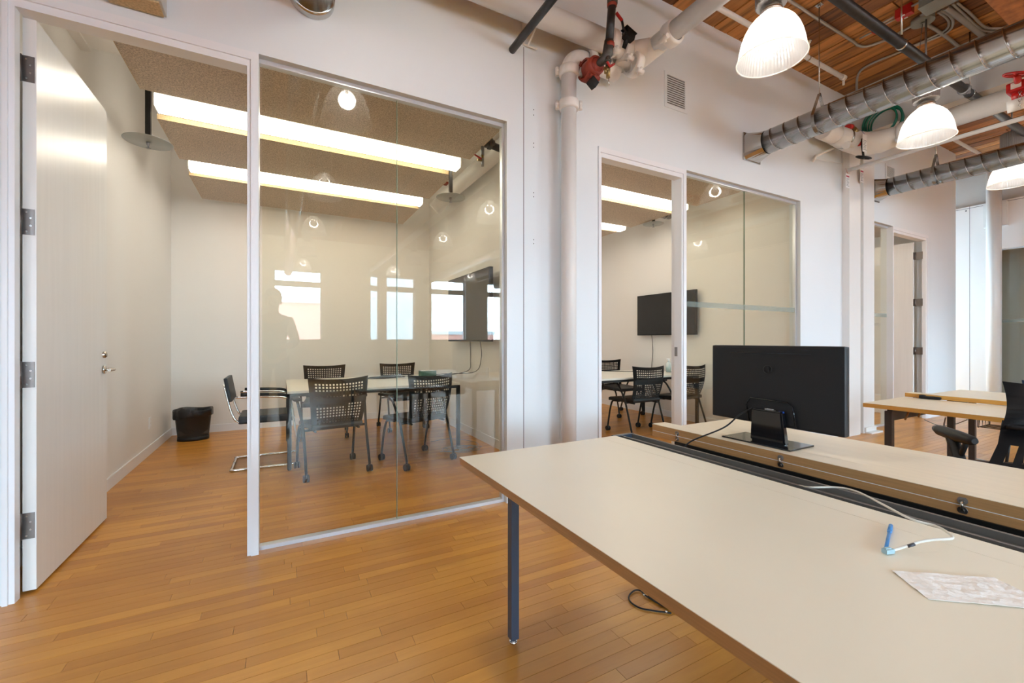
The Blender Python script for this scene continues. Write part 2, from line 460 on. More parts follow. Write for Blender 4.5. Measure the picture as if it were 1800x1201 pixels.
o = bpy.data.objects.new('far_boards', plank_mesh('far_boards', rest + vis[290:], M['deck'], 0.014, thick=0.034, down=True, shift=ZC))
C.objects.link(o); o.parent = ceil; o['kind'] = 'stuff'

# ---- partition with its three openings
mb = MB()
for a, b in ((-6.0, D1a), (G1b, D2a), (G2b, G3a), (D3b, XEND)): mb.box((a, YW, 0), (b, YB, ZC + 0.01))
for a, b in ((D1a, G1b), (D2a, G2b), (G3a, D3b)): mb.box((a, YW, ZO), (b, YB, ZC + 0.01))
wf = smesh('wall_front', mb, M['paint'])
g = MB()
xs = XW(920.5)
g.box((xs - 0.0025, YW - 0.0006, 0), (xs + 0.0025, YW + 0.001, 3.34))
g.build('panel_joint', M['seam'], wf)
for zz in (1.9, 1.93, 2.25, 2.28, 2.62, 2.65, 2.86, 2.90):
    c = Vector((XW(938), YW, zz)); MB().cyl(c, c + Vector((0, -0.002, 0)), 0.004, 8).build('screw_hole', M['screw'], wf)
# flat cover strips of the pier between glass and pipe
MB().box((XW(984), YW - 0.004, 0), (XW(1050), YW + 0.001, 3.2)).build('cover_panel', M['paint'], wf)

mb = MB().box((-1.31, YB, 0), (-1.21, YR, 3.8)); smesh('wall_left', mb, M['room_paint'])
smesh('wall_back', MB().box((-1.31, YR, 0), (XEND, YR + 0.12, ZC + 0.01)), M['room_paint'])
smesh('wall_middle', MB().box((2.07, YB, 0), (2.17, YR, 3.8)), M['room_paint'])
smesh('wall_right', MB().box((5.24, YB, 0), (5.34, YR, 3.8)), M['room_paint'])
smesh('wall_far', MB().box((XEND - 0.1, YB, 0), (XEND, YR, ZC + 0.01)), M['paint'])
smesh('ceiling_room', MB().box((-1.31, YB, 3.8), (XEND, YR, 3.86)), M['room_paint'])
for i, (a, b) in enumerate(ROOMS):
    smesh('trim_%d' % (i + 1), MB().box((a, YB, 3.17), (b, 3.93, 3.8)).box((a, YB, 3.155), (a + 0.06, 3.96, 3.17)), M['room_paint'])   # boxed beam over the door side
    mb = MB()
    for q in (((a, YB, 0), (a + 0.012, YR, 0.095)), ((b - 0.012, YB, 0), (b, YR, 0.095)), ((a + 0.012, YR - 0.012, 0), (b - 0.012, YR, 0.095))): mb.box(*q)
    smesh('baseboard_' + ('left', 'middle', 'right')[i], mb, M['frame'])

# ---- end wall of the office: white boards below, grey wall above, glass office beyond
GE0, GE1, GEZ = 0.2, at_x(1755, 442, XE).y, 2.80
mb = MB().box((XE, GE1, 0), (XE + 0.10, 6.8, 3.66)).box((XE, -1.9, GEZ), (XE + 0.10, GE1, 3.66)).box((XE, SE_Y, 0), (XE + 0.10, GE0 - 2.1, 3.66)).box((XE, -1.9, 0), (XE + 0.1, GE0, GEZ))
we = smesh('wall_end', mb, M['end_paint'])
MB().box((XE + 0.04, SE_Y, 3.66), (XE + 0.12, 6.8, ZC + 0.01)).build('upper_wall', M['plaster'], we)
jb = MB()
for yj in (3.0, 2.62, 1.4, 4.2): jb.box((XE - 0.001, yj, 0 if yj > GE1 else GEZ + 0.02), (XE + 0.001, yj + 0.005, 3.66))
jb.box((XE - 0.001, -1.9, 3.625), (XE + 0.001, 6.8, 3.632))
jb.build('board_joint', M['seam'], we)
for yj in (3.05, 2.56, 1.46, 1.34):
    c = Vector((XE, yj, 3.59)); MB().cyl(c, c + Vector((-0.004, 0, 0)), 0.012, 10).build('screw', M['screw'], we)
smesh('baseboard_end', MB().box((XE - 0.014, GE1 + 0.05, 0), (XE, 6.8, 0.10)), M['frame'])
smesh('wall_corridor', MB().box((XEND, 6.66, 0), (10.01, 6.9, ZC)).box((10.91, 6.66, 0), (14.3, 6.9, ZC)).box((10.01, 6.66, 0), (10.91, 6.9, 0.45)).box((10.01, 6.66, 2.75), (10.91, 6.9, ZC)), M['paint'])
t = struct('window_30', (10.46, 6.8, 0.45))  # added window, put at the corridor's end to brighten the end wall
MB().box((10.01, 6.76, 0.45), (10.06, 6.83, 2.75)).box((10.86, 6.76, 0.45), (10.91, 6.83, 2.75)).box((10.06, 6.76, 0.45), (10.86, 6.83, 0.51)).box((10.06, 6.76, 2.69), (10.86, 6.83, 2.75)).build('window_frame', M['frame'], t)
MB().box((10.06, 6.79, 0.51), (10.86, 6.796, 2.69)).build('window_pane', M['winglass'], t)
smesh('baseboard_front', MB().box((D3b + 0.01, YW - 0.012, 0), (XEND + 0.012, YW, 0.10)).box((XEND, YW, 0), (XEND + 0.012, YR, 0.10)).box((G2b + 0.02, YW - 0.012, 0), (6.05, YW, 0.10)), M['frame'])
# glass office behind the end wall
mb = MB().box((14.2, -2.0, 0), (14.3, 6.7, ZC)).box((XE + 0.12, -2.0, 0), (14.3, -1.9, ZC)).box((XE + 0.12, 4.6, 0), (14.3, 4.7, ZC)).box((XE + 0.12, -2, 3.3), (14.3, 4.7, 3.36))
smesh('wall_office', mb, M['room_paint'])

# ---- outer walls with the window wall behind the camera
smesh('wall_west', MB().box((-6.2, -8.9, 0), (-6.0, 6.8, ZC)), M['paint'])
mb = MB(); xs = [-6.0] + [v for p in WINDOWS for v in p] + [8.6]
for i in range(0, len(xs), 2): mb.box((xs[i], WIN_Y - 0.3, 0), (xs[i + 1], WIN_Y, ZC))
for a, b in WINDOWS:
    mb.box((a, WIN_Y - 0.3, 0), (b, WIN_Y, WZ0)).box((a, WIN_Y - 0.3, WZ3), (b, WIN_Y, ZC))
mb.box((8.4, WIN_Y, 0), (8.6, SE_Y, ZC))
sx = [8.4] + [v for p in SE_WIN for v in p] + [14.3]
for i in range(0, len(sx), 2): mb.box((sx[i], SE_Y - 0.3, 0), (sx[i + 1], SE_Y, ZC))
for a, b in SE_WIN: mb.box((a, SE_Y - 0.3, 0), (b, SE_Y, SE_Z[0])).box((a, SE_Y - 0.3, SE_Z[1]), (b, SE_Y, ZC))
smesh('wall_south', mb, M['paint'])
for i, (a, b) in enumerate(SE_WIN):  # window added in the step to light the end wall
    t = struct('window_%d' % (20 + i), ((a + b) / 2, SE_Y, SE_Z[0])); y0, y1 = SE_Y - 0.16, SE_Y - 0.09
    MB().box((a, y0, SE_Z[0]), (a + 0.045, y1, SE_Z[1])).box((b - 0.045, y0, SE_Z[0]), (b, y1, SE_Z[1])).box((a, y0, SE_Z[0]), (b, y1, SE_Z[0] + 0.05)).box((a, y0, SE_Z[1] - 0.05), (b, y1, SE_Z[1])).box((a, y0, 2.40), (b, y1, 2.46)).build('window_frame', M['frame'], t)
    MB().box((a + 0.045, SE_Y - 0.128, SE_Z[0] + 0.05), (b - 0.045, SE_Y - 0.122, 2.40)).build('window_pane', M['winglass'], t)
    MB().box((a + 0.045, SE_Y - 0.128, 2.46), (b - 0.045, SE_Y - 0.122, SE_Z[1] - 0.05)).build('window_pane', M['winglass'], t)
for i, (a, b) in enumerate(WINDOWS):
    t = struct('window_%d' % (i + 5), ((a + b) / 2, WIN_Y, WZ0))
    fr = MB(); y0, y1 = WIN_Y - 0.16, WIN_Y - 0.09
    for q in ((a, a + 0.045, WZ0, WZ3), (b - 0.045, b, WZ0, WZ3)): fr.box((q[0], y0, q[2]), (q[1], y1, q[3]))
    for z0, z1 in ((WZ0, WZ0 + 0.05), (WZ1 - 0.03, WZ2 + 0.03), (WZ3 - 0.05, WZ3)): fr.box((a, y0, z0), (b, y1, z1))
    fr.build('window_frame', M['frame'], t)
    MB().box((a - 0.03, WIN_Y - 0.09, WZ0 - 0.03), (b + 0.03, WIN_Y + 0.05, WZ0)).build('window_sill', M['frame'], t)
    for z0, z1 in ((WZ0 + 0.05, WZ1 - 0.03), (WZ2 + 0.03, WZ3 - 0.05)):
        MB().box((a + 0.045, WIN_Y - 0.128, z0), (b - 0.045, WIN_Y - 0.122, z1)).build('window_pane', M['winglass'], t)

# ---- doors and glass fronts
def glass_front(n, x0, x1, joints, strip):
    t = struct('window_%d' % n, (x0, 2.8, 0))
    xs = [x0 + 0.012] + joints + [x1 - 0.012]
    for a, b in zip(xs, xs[1:]):
        gb = MB().box((a + 0.0015, 2.800, 0.018), (b - 0.0015, 2.810, ZO - 0.02)).build('glass_pane', M['glass'], t)
    for a in joints:
        MB().box((a - 0.0015, 2.799, 0.018), (a + 0.0015, 2.811, ZO - 0.02)).build('glass_joint', M['glass_edge'], t)
    MB().box((x0, 2.785, 0), (x1, 2.830, 0.022)).build('bottom_track', M['alu'], t)
    MB().box((x0, 2.788, ZO - 0.026), (x1, 2.826, ZO)).build('top_track', M['alu'], t)
    if strip:
        for a, b in zip(xs, xs[1:]): MB().box((a + 0.003, 2.7985, 1.497), (b - 0.003, 2.7995, 1.548)).build('frosted_strip', M['frost'], t)
    return t
g1 = glass_front(1, G1a, G1b, [XW(698) * 0 + 0.656], False)
MB().box((G1b - 0.016, 2.79, 0), (G1b, 2.822, ZO)).build('jamb_channel', M['alu'], g1)
g2 = glass_front(2, G2a, G2b, [4.257], True)
MB().box((G2b - 0.016, 2.79, 0), (G2b, 2.822, ZO)).build('jamb_channel', M['alu'], g2)
g3 = glass_front(3, G3a, G3b, [], True)

def door_frame(t, x0, x1, hinge_left=False, hinge_right=False):
    # pressed metal frame: outer casing face, recessed inner face; x0..x1 outside width
    z1 = ZO - 0.006; yd = 2.788
    a0, a1, b1, b0 = x0 + 0.018, x0 + 0.037, x1 - 0.055, x1 - 0.037
    fb = MB(); st = MB()
    fb.box((x0, YW - 0.012, 0), (a0, yd if hinge_left else YB + 0.01, z1))
    fb.box((b0, YW - 0.012, 0), (x1, yd if hinge_right else YB + 0.01, z1))
    fb.box((a0, YW - 0.012, z1 - 0.042), (b0, YB + 0.01, z1))
    st.box((a0, YW - 0.002, 0), (a1, yd if hinge_left else 2.83, z1 - 0.042))
    st.box((b1, YW - 0.002, 0), (b0, yd if hinge_right else 2.83, z1 - 0.042))
    st.box((a1, YW - 0.002, z1 - 0.078), (b1, 2.83, z1 - 0.042))
    fb.build('door_frame', M['frame'], t); st.build('frame_stop', M['frame'], t)
    return (a1, b1, z1 - 0.078)
def lever(parent, x, y, z, s):
    b = MB(); b.cyl((x, y, z), (x + s * 0.012, y, z), 0.026, 24)
    b.tube(spline([(x + s * 0.01, y, z), (x + s * 0.045, y, z), (x + s * 0.058, y + 0.012, z), (x + s * 0.058, y - 0.105, z + 0.002)][:1] + [(x + s * 0.045, y, z), (x + s * 0.058, y - 0.02, z), (x + s * 0.058, y - 0.11, z)], 6), 0.009, 10)
    b.build('lever_handle', M['nickel'], parent)
    MB().lathe([(0.0, 0.016 * s), (0.016, 0.016 * s), (0.021, 0.008 * s), (0.022, 0)], (x, y, z + 0.095), 24, 'X').build('deadbolt', M['nickel'], parent)

# door 1, swung fully into the left room
d1 = struct('door_1', (-1.05, 2.8, 0))
door_frame(d1, D1a, G1a, hinge_left=True)
MB().box((-1.0600, 2.820, 0.014), (-1.0135, 3.735, 2.678), 0.0015).build('door_leaf', M['door'], d1)
for yy in (121, 390, 659, 925):
    z = at_y(46, yy, 2.82).z
    h = MB().cyl((-1.0665, 2.814, z - 0.062), (-1.0665, 2.814, z + 0.062), 0.0065, 14)
    h.box((-1.0640, 2.8165, z - 0.060), (-1.0190, 2.8202, z + 0.060)).box((-1.0700, 2.790, z - 0.060), (-1.0660, 2.814, z + 0.060))
    o = h.build('hinge', M['hinge'], d1)
    sc = MB()
    for dz, dx in ((-0.045, 0.018), (-0.018, 0.032), (0.018, 0.032), (0.045, 0.018)):
        c = Vector((-1.0640 + dx, 2.8166, z + dz)); sc.cyl(c, c + Vector((0, -0.0012, 0)), 0.0045, 12)
    sc.build('screws', M['steel'], o)
lever(d1, -1.0135, 3.672, at_x(184, 650, -1.0).z, +1)
lever(d1, -1.060, 3.672, at_x(184, 650, -1.0).z, -1)
# door 2, its leaf swung out of sight behind the pier
d2 = struct('door_2', (2.9, 2.8, 0))
a, b, c = door_frame(d2, D2a, G2a)
MB().box((2.24, 2.868, 0.012), (2.285, 3.735, 2.678), 0.0015).build('door_leaf', M['door'], d2)
MB().box((b - 0.0015, 2.79, 1.03), (b + 0.001, 2.822, 1.115)).box((b - 0.003, 2.797, 1.045), (b - 0.001, 2.815, 1.10)).build('strike_plate', M['steel_dark'], d2)
# door 3, swung fully into the far room
d3 = struct('door_3', (8.4, 2.8, 0))
a, b, c = door_frame(d3, G3b, D3b, hinge_right=True)
MB().box((b - 0.055, 2.875, 0.012), (b - 0.010, 3.745, 2.672), 0.0015).build('door_leaf', M['door'], d3)
for yy in (450, 532, 617, 700):
    zz = at_y(1608, yy, 2.863).z
    h = MB().box((b - 0.03, 2.79, zz - 0.055), (b + 0.0, 2.87, zz + 0.055)).cyl((b - 0.012, 2.868, zz - 0.057), (b - 0.012, 2.868, zz + 0.057), 0.009, 12)
    h = MB().box((b - 0.0035, 2.78, zz - 0.055), (b + 0.0008, 2.866, zz + 0.055)).cyl((b - 0.008, 2.866, zz - 0.057), (b - 0.008, 2.866, zz + 0.057), 0.008, 12)
    h.box((b - 0.05, 2.8735, zz - 0.055), (b - 0.01, 2.8765, zz + 0.055))
    h.build('hinge', M['hinge'], d3)
# glass of the end office
t = struct('window_4', (XE, 1.5, 0))
for a, b in ((GE0, 1.45), (1.45, GE1)):
    MB().box((XE + 0.045, a + 0.003, 0.02), (XE + 0.055, b - 0.003, GEZ - 0.02)).build('glass_pane', M['glass'], t)
MB().box((XE + 0.03, GE0, 0), (XE + 0.07, GE1, 0.022)).build('bottom_track', M['alu'], t)
MB().box((XE + 0.03, GE0, GEZ - 0.02), (XE + 0.07, GE1, GEZ)).build('top_track', M['alu'], t)
MB().box((XE + 0.0435, GE0, 1.497), (XE + 0.0445, GE1, 1.548)).build('frosted_strip', M['frost'], t)

# ---- columns and beam
col = struct('column_steel', (6.3, 2.7, 0))
MB().box((6.10, 2.665, 0), (6.37, 2.745, 3.9), 0.004).build('front_flange', M['pipe'], col)
MB().box((6.37, 2.715, 0), (6.48, 2.745, 3.9)).build('web', M['beam'], col)
MB().box((6.47, 2.675, 0), (6.755, 2.745, 3.9), 0.004).build('side_flange', M['pipe'], col)
MB().box((6.50, 2.60, 0), (6.80, 2.745, 0.018)).box((6.49, 2.655, 0.018), (6.765, 2.7, 0.075), 0.006).build('base_plate', M['pipe'], col)
smesh('beam_ceiling', MB().box((6.15, -8.6, 3.66), (6.78, YW, ZC)), M['beam'])
smesh('beam_timber', MB().box((4.55, -8.6, 3.86), (5.46, 1.22, ZC), 0.006), M['orangebeam'])
col = struct('column_round', (11.1, 2.66, 0))
MB().cyl((11.1, 2.66, 0), (11.1, 2.66, ZC), 0.095, 32).build('shaft', M['pipe'], col)
MB().box((11.14, 2.52, 3.2), (XE, 2.80, 3.62)).build('bracket_plate', M['pipe'], col)
# ================================================================== overhead: ducts
def duct(x, z, r, y0, y1, name_label, wall_in=True, collar=True, straps=()):
    t = thing('spiral_duct', name_label, 'duct', (x, y1, z))
    MB().cyl((x, y0, z), (x, y1 - (0.17 if collar else 0), z), r, 40).build('duct_tube', M['steel'], t)
    pitch = 0.128; n = int((y1 - y0 - 0.2) / pitch * 24); pts = []
    for i in range(n + 1):
        a = 2 * PI * i / 24; pts.append((x + (r + 0.001) * math.cos(a), y1 - 0.19 - pitch * i / 24, z + (r + 0.001) * math.sin(a)))
    MB().tube(pts, 0.0026, 5).build('spiral_seam', M['steel'], t)
    if collar:
        m = MB(); n = 32; sq = []; ci = []
        for i in range(n):
            a = 2 * PI * (i + 0.5) / n; c, s = math.cos(a), math.sin(a); k = 0.135 / max(abs(c), abs(s))
            sq.append(m.bm.verts.new((x + c * k, y1, z + s * k))); ci.append(m.bm.verts.new((x + c * (r + 0.002), y1 - 0.17, z + s * (r + 0.002))))
        for i in range(n): m.bm.faces.new((sq[i], sq[(i + 1) % n], ci[(i + 1) % n], ci[i]))
        m.box((x - 0.14, y1 - 0.012, z - 0.14), (x + 0.14, y1 - 0.001, z + 0.14))
        m.build('square_collar', M['steel'], t)
    for ys in straps:
        m = MB(); w = 0.014
        lp = [Vector((x, ys, z + r + 0.14))] + arc((x, ys, z), r + 0.004, R(155), R(385), 22, (1, 0, 0), (0, 0, 1)) + [Vector((x, ys, z + r + 0.14))]
        prev = None
        for p in lp:
            a_ = m.bm.verts.new((p.x, ys - w, p.z)); b_ = m.bm.verts.new((p.x, ys + w, p.z))
            if prev: m.bm.faces.new((prev[0], prev[1], b_, a_))
            prev = (a_, b_)
        bmesh.ops.solidify(m.bm, geom=m.bm.faces[:], thickness=0.003)
        m.build('hanger_strap', M['steel'], t)
        m = MB().cyl((x, ys, z + r + 0.12), (x, ys, ZC - 0.005), 0.0048, 8)
        m.build('hanger_rod', M['steel'], t)
        MB().box((x - 0.025, ys - 0.025, ZC - 0.012), (x + 0.025, ys + 0.025, ZC - 0.002)).cyl((x, ys, ZC - 0.03), (x, ys, ZC - 0.01), 0.011, 6).build('anchor_plate', M['steel'], t)
    return t
duct(4.28, 3.16, 0.1125, -8.5, YW - 0.001, 'large silver spiral duct entering the white wall right of the middle glass room', straps=(at_x(1440, 220, 4.28).y, -1.2, -4.5))
duct(6.90, 3.155, 0.110, -8.5, YW - 0.001, 'silver spiral duct farther down the hall, entering the wall above the third glass', straps=(at_x(1645, 290, 6.9).y, -2.0))
duct(0.15, 3.17, 0.112, -8.5, YW - 0.001, 'round duct end meeting the white wall above the left glass room', collar=False, straps=(-2.2, -5.0))
t = thing('duct_collar', 'flat ring where the round duct meets the wall over the left glass', 'duct', (0.15, YW, 3.17))
MB().lathe([(0.10, -0.05), (0.122, -0.05), (0.124, -0.03), (0.124, 0)], (0.15, YW, 3.17), 40, 'Y').build('ring', M['steel'], t)
t['label'] = 'ring collar of the round duct on the white wall above the left glass'

# ================================================================== pendants
def pendant_proto():
    t = thing('pendant_lamp', 'x', 'lamp', (0, 0, 0))
    prof = [(0.206, 0.0), (0.2035, 0.012), (0.199, 0.03), (0.192, 0.075), (0.181, 0.125), (0.164, 0.175), (0.14, 0.22), (0.112, 0.255), (0.083, 0.280), (0.066, 0.292), (0.062, 0.300)]
    MB().lathe(prof[5:], n=120, flute=0.0014, smooth=False).build('upper_shade', M['acrylic'], t, local=True)
    MB().lathe(prof[:6], n=120, flute=0.0014, smooth=False).build('lower_shade', M['acrylic_clear'], t, local=True)
    MB().tube(arc((0, 0, 0.003), 0.2065, 0, 2 * PI, 63, (1, 0, 0), (0, 1, 0)), 0.0042, 6, closed=True).build('shade_rim', M['acrylic'], t, local=True)
    MB().lathe([(0.0, 0.335), (0.064, 0.335), (0.066, 0.30), (0.058, 0.298), (0.05, 0.30)], n=32).build('collar', M['nickel'], t, local=True)
    m = MB().lathe([(0.0, 0.36), (0.088, 0.36), (0.092, 0.365), (0.092, 0.60), (0.085, 0.612), (0, 0.612)], n=64, flute=0.004, smooth=False)
    m.cyl((0, 0, 0.33), (0, 0, 0.37), 0.03, 16)
    m.build('gear_housing', M['gear'], t, local=True)
    MB().tube(arc((0.07, 0, 0.335), 0.03, 0, PI, 8, (0, 0, 1), (1, 0, 0)), 0.004, 6).build('latch', M['nickel'], t, local=True)
    MB().cyl((0, 0, 0.61), (0, 0, 1.16), 0.008, 10).lathe([(0.0, 1.13), (0.06, 1.14), (0.065, 1.16)], n=24).build('stem', M['steel_dark'], t, local=True)
    MB().lathe([(0.018, 0.31), (0.02, 0.285), (0.030, 0.262), (0.031, 0.240), (0.022, 0.225), (0, 0.222)], n=20).build('bulb', M['bulb'], t, local=True)
    l = bpy.data.lights.new('lamp_light', 'POINT'); l.energy = BULB_WATT; l.color = BULB; l.shadow_soft_size = 0.07
    o = bpy.data.objects.new('lamp_light', l); C.objects.link(o); o.parent = t; o.location = (0, 0, 0.185)
    l = bpy.data.lights.new('down_light', 'SPOT'); l.energy = DOWN_WATT; l.color = BULB; l.shadow_soft_size = 0.06; l.spot_size = R(110); l.spot_blend = 1.0
    o = bpy.data.objects.new('down_light', l); C.objects.link(o); o.parent = t; o.location = (0, 0, 0.185)
    return t
pp = pendant_proto(); first = True
PL = {(1, 0): 'largest clear ribbed dome pendant glowing in front of the white wall',
      (2, 0): 'second glowing ribbed dome pendant, hung below the silver duct',
      (3, 0): 'farthest glowing ribbed dome pendant at the right edge, cut by the frame'}
ordr = ['first', 'second', 'third', 'fourth', 'fifth']
for j in range(5):
    for k in range(4):
        lab = PL.get((k, j)) or 'ribbed dome pendant, %s of its row, %s row out from the glass wall' % (ordr[k], ordr[j])
        loc = (0.45 + 2.42 * k + (0.04 if k == 0 else 0), 1.70 - 2.2 * j, 3.05)
        if first: o = pp; first = False; o.location = loc; o['label'] = lab; o['group'] = 'ribbed dome pendants over the open office'
        else: o = dup(pp, loc, label=lab, group='ribbed dome pendants over the open office')
        if j == 3:
            for ch in list(o.children):
                if ch.type == 'LIGHT': bpy.data.objects.remove(ch)
                elif ch.name.startswith('bulb'):
                    ch.data = ch.data.copy(); ch.data.materials[0] = M['bulb_off']

# ================================================================== sprinkler pipes at the wall
def coupling(m, c, axis, r, w=0.035):
    # grooved two-bolt clamp: ring plus two ears
    c = Vector(c); ax = {'X': Vector((1, 0, 0)), 'Y': Vector((0, 1, 0)), 'Z': Vector((0, 0, 1))}[axis]
    m.lathe([(r * 0.98, -w), (r * 1.22, -w), (r * 1.30, -w * .6), (r * 1.30, w * .6), (r * 1.22, w), (r * .98, w)], c, 28, axis)
    u = {'X': Vector((0, 0.6, 0.8)), 'Y': Vector((0.8, 0, 0.6)), 'Z': Vector((0.9, -0.44, 0))}[axis]
    for s in (-1, 1):
        e = c + u * (s * r * 1.5)
        m.cyl(e - ax * w * 0.9, e + ax * w * 0.9, r * 0.26, 12)
        v = ax.cross(u)
        m.cyl(e - v * r * 0.42, e + v * r * 0.42, r * 0.15, 8)
t = thing('standpipe', 'white vertical standpipe beside the pier between the glass rooms', 'pipe', (1.90, 2.62, 0))
MB().cyl((1.90, 2.64, 0), (1.90, 2.64, 3.20), 0.057, 32).build('riser', M['pipe'], t)
m = MB(); coupling(m, (1.90, 2.64, 2.945), 'Z', 0.058); m.build('coupling', M['pipe'], t)
m = MB(); coupling(m, (1.90, 2.64, 3.195), 'Z', 0.058); m.build('coupling', M['pipe'], t)
m = MB().tube(arc((2.03, 2.64, 3.20), 0.13, PI, PI / 2, 10, (1, 0, 0), (0, 0, 1)) + [Vector((2.10, 2.64, 3.33))], 0.060, 28); m.build('elbow', M['pipe'], t)
m = MB(); coupling(m, (2.085, 2.64, 3.33), 'X', 0.067); m.build('coupling', M['pipe'], t)
MB().cyl((2.09, 2.64, 3.33), (2.36, 2.63, 3.31), 0.062, 28).build('cross_pipe', M['pipe'], t)
t = thing('sprinkler_main', 'thick white horizontal pipe along the top of the wall, left of the valves', 'pipe', (0.4, 2.55, 3.47))
MB().cyl((-5.9, 2.53, 3.44), (2.26, 2.53, 3.44), 0.079, 32).build('pipe_run', M['pipe'], t)
m = MB(); coupling(m, (2.20, 2.53, 3.44), 'X', 0.079); m.build('coupling', M['pipe'], t)
m = MB(); coupling(m, (2.34, 2.53, 3.43), 'X', 0.075); m.build('coupling', M['pipe'], t)
MB().cyl((2.2, 2.53, 3.44), (2.42, 2.53, 3.43), 0.074, 28).build('nipple', M['pipe'], t)
t = thing('branch_main', 'thick white pipe running overhead out from the wall past the nearest pendant', 'pipe', (2.49, 2.5, 3.41))
MB().tube([Vector((2.36, 2.56, 3.33))] + arc((2.36, 2.42, 3.38), 0.14, PI / 2, 0, 8, (1, 0, 0.2), (0, 1, -0.2)) + [Vector((2.50, 2.30, 3.41))], 0.070, 28).build('elbow', M['pipe'], t)
MB().cyl((2.36, 2.56, 3.44), (2.49, 2.40, 3.42), 0.070, 24).build('tee', M['pipe'], t)
MB().cyl((2.49, 2.33, 3.41), (2.49, -8.5, 3.41), 0.0655, 32).build('pipe_run', M['pipe'], t)
m = MB(); coupling(m, (2.50, 2.20, 3.41), 'Y', 0.068, 0.04); m.build('coupling', M['pipe'], t)
m = MB(); coupling(m, (2.42, 2.50, 3.33), 'X', 0.070); m.build('coupling', M['pipe'], t)

# red mechanical tee, drain and valve
vx = at_y(1042, 120, 2.50)
t = thing('drain_valve', 'red coupling with black drop pipe and small red lever drain valve by the standpipe', 'valve', tuple(vx))
m = MB(); coupling(m, vx + Vector((0, 0.04, 0)), 'X', 0.062, 0.05); m.lathe([(0.05, -0.05), (0.066, -0.05), (0.068, 0), (0.068, 0.05), (0.05, 0.05)], vx, 24, 'Y'); m.lathe([(0, -0.055), (0.045, -0.055), (0.05, -0.03)], vx, 20, 'Y'); m.build('red_coupling', M['rust'], t)
e1 = at_y(1068, 95, 2.40); e0 = at_y(1073, 60, 2.38)
MB().tube([vx + Vector((0, -0.03, 0)), e1 + Vector((-0.01, 0.03, -0.03)), e1 + Vector((0, 0, 0.0)), e1 + Vector((0.005, -0.01, 0.09))], [0.026, 0.032, 0.038, 0.034], 16).build('elbow', M['fitting'], t)
MB().cyl(e1 + Vector((0.005, -0.01, 0.06)), (e1.x + 0.01, 2.36, 3.62), 0.029, 20).build('black_pipe', M['black_pipe'], t)
MB().lathe([(0.029, 3.285), (0.034, 3.29), (0.034, 3.31), (0.029, 3.315)], (e1.x + 0.006, 2.385, 0), 20).build('pipe_band', M['rust'], t)
MB().lathe([(0.029, 3.56), (0.034, 3.565), (0.034, 3.59), (0.029, 3.6)], (e1.x + 0.01, 2.365, 0), 20).build('pipe_band', M['rust'], t)
MB().tube([(e1.x + 0.01, 2.36, 3.58), (e1.x + 0.01, 2.36, 3.64), (e1.x + 0.04, 2.34, 3.70), (e1.x + 0.12, 2.30, 3.74)], [0.036, 0.04, 0.036, 0.032], 16).build('upper_elbow', M['fitting'], t)
MB().cyl((e1.x + 0.10, 2.31, 3.73), (e1.x + 1.0, 2.0, 4.1), 0.028, 16).build('black_pipe', M['black_pipe'], t)
dv = at_y(1069, 118, 2.38)
MB().cyl(e1 + Vector((0.0, 0, -0.01)), dv + Vector((0, 0, 0.0)), 0.019, 14).cyl(dv + Vector((0, 0, 0.035)), dv + Vector((0, 0, 0.05)), 0.026, 6).build('drain_nipple', M['fitting'], t)
MB().cyl(dv + Vector((0, 0, 0.01)), dv + Vector((0, 0, -0.075)), 0.015, 12).cyl(dv + Vector((-0.035, 0, -0.02)), dv + Vector((0.01, 0, -0.02)), 0.013, 10).cyl(dv + Vector((-0.028, -0.005, -0.02)), dv + Vector((-0.028, -0.005, -0.055)), 0.011, 6).build('brass_valve', M['brass'], t)
l0 = dv + Vector((0, -0.02, 0.005))
m = MB()
for q in ((Vector((-0.035, -0.01, 0.006)), Vector((0.0, 0.0, -0.012))), (Vector((0.0, 0.0, -0.012)), Vector((0.055, 0.02, 0.034)))):
    m.tube([l0 + q[0], l0 + q[1]], 0.0085, 8)
m.build('red_lever', M['red'], t)
MB().tube([dv + Vector((0.005, 0, -0.07)), dv + Vector((0.008, 0, -0.13))], 0.003, 6).build('chain', M['steel'], t)
m = MB(); b0 = at_y(1043, 146, 2.48)
m.box(b0 - Vector((0.035, 0.02, 0.025)), b0 + Vector((0.03, 0.03, 0.03)), 0.004, Matrix.Rotation(R(35), 3, 'Y')).build('sensor_box', M['blackp'], t)
c0 = at_y(1105, 62, 2.42)
t = thing('isolation_valve', 'black gearbox valve with bent red lever above the white pipe junction', 'valve', tuple(c0))
MB().box(c0 - Vector((0.04, 0.03, 0.035)), c0 + Vector((0.04, 0.03, 0.02)), 0.005, Matrix.Rotation(R(18), 3, 'Y')).box(c0 + Vector((-0.05, -0.035, 0.02)), c0 + Vector((0.055, 0.035, 0.028)), 0.002, Matrix.Rotation(R(18), 3, 'Y')).cyl(c0, c0 + Vector((-0.005, 0.05, -0.07)), 0.018, 12).build('gearbox', M['blackp'], t)
h0 = c0 + Vector((-0.05, -0.02, 0.0))
MB().tube([h0 + Vector((0.02, 0, -0.02)), h0 + Vector((-0.02, 0, 0.015)), h0 + Vector((-0.035, 0, 0.07))], 0.009, 8).tube([h0 + Vector((0.0, 0, 0.0)), h0 + Vector((-0.03, 0, -0.03))], 0.006, 6).build('lever_neck', M['blackp'], t)
MB().tube([h0 + Vector((-0.033, 0, 0.068)), h0 + Vector((-0.09, 0.0, 0.105))], 0.0115, 10).build('red_grip', M['red'], t)

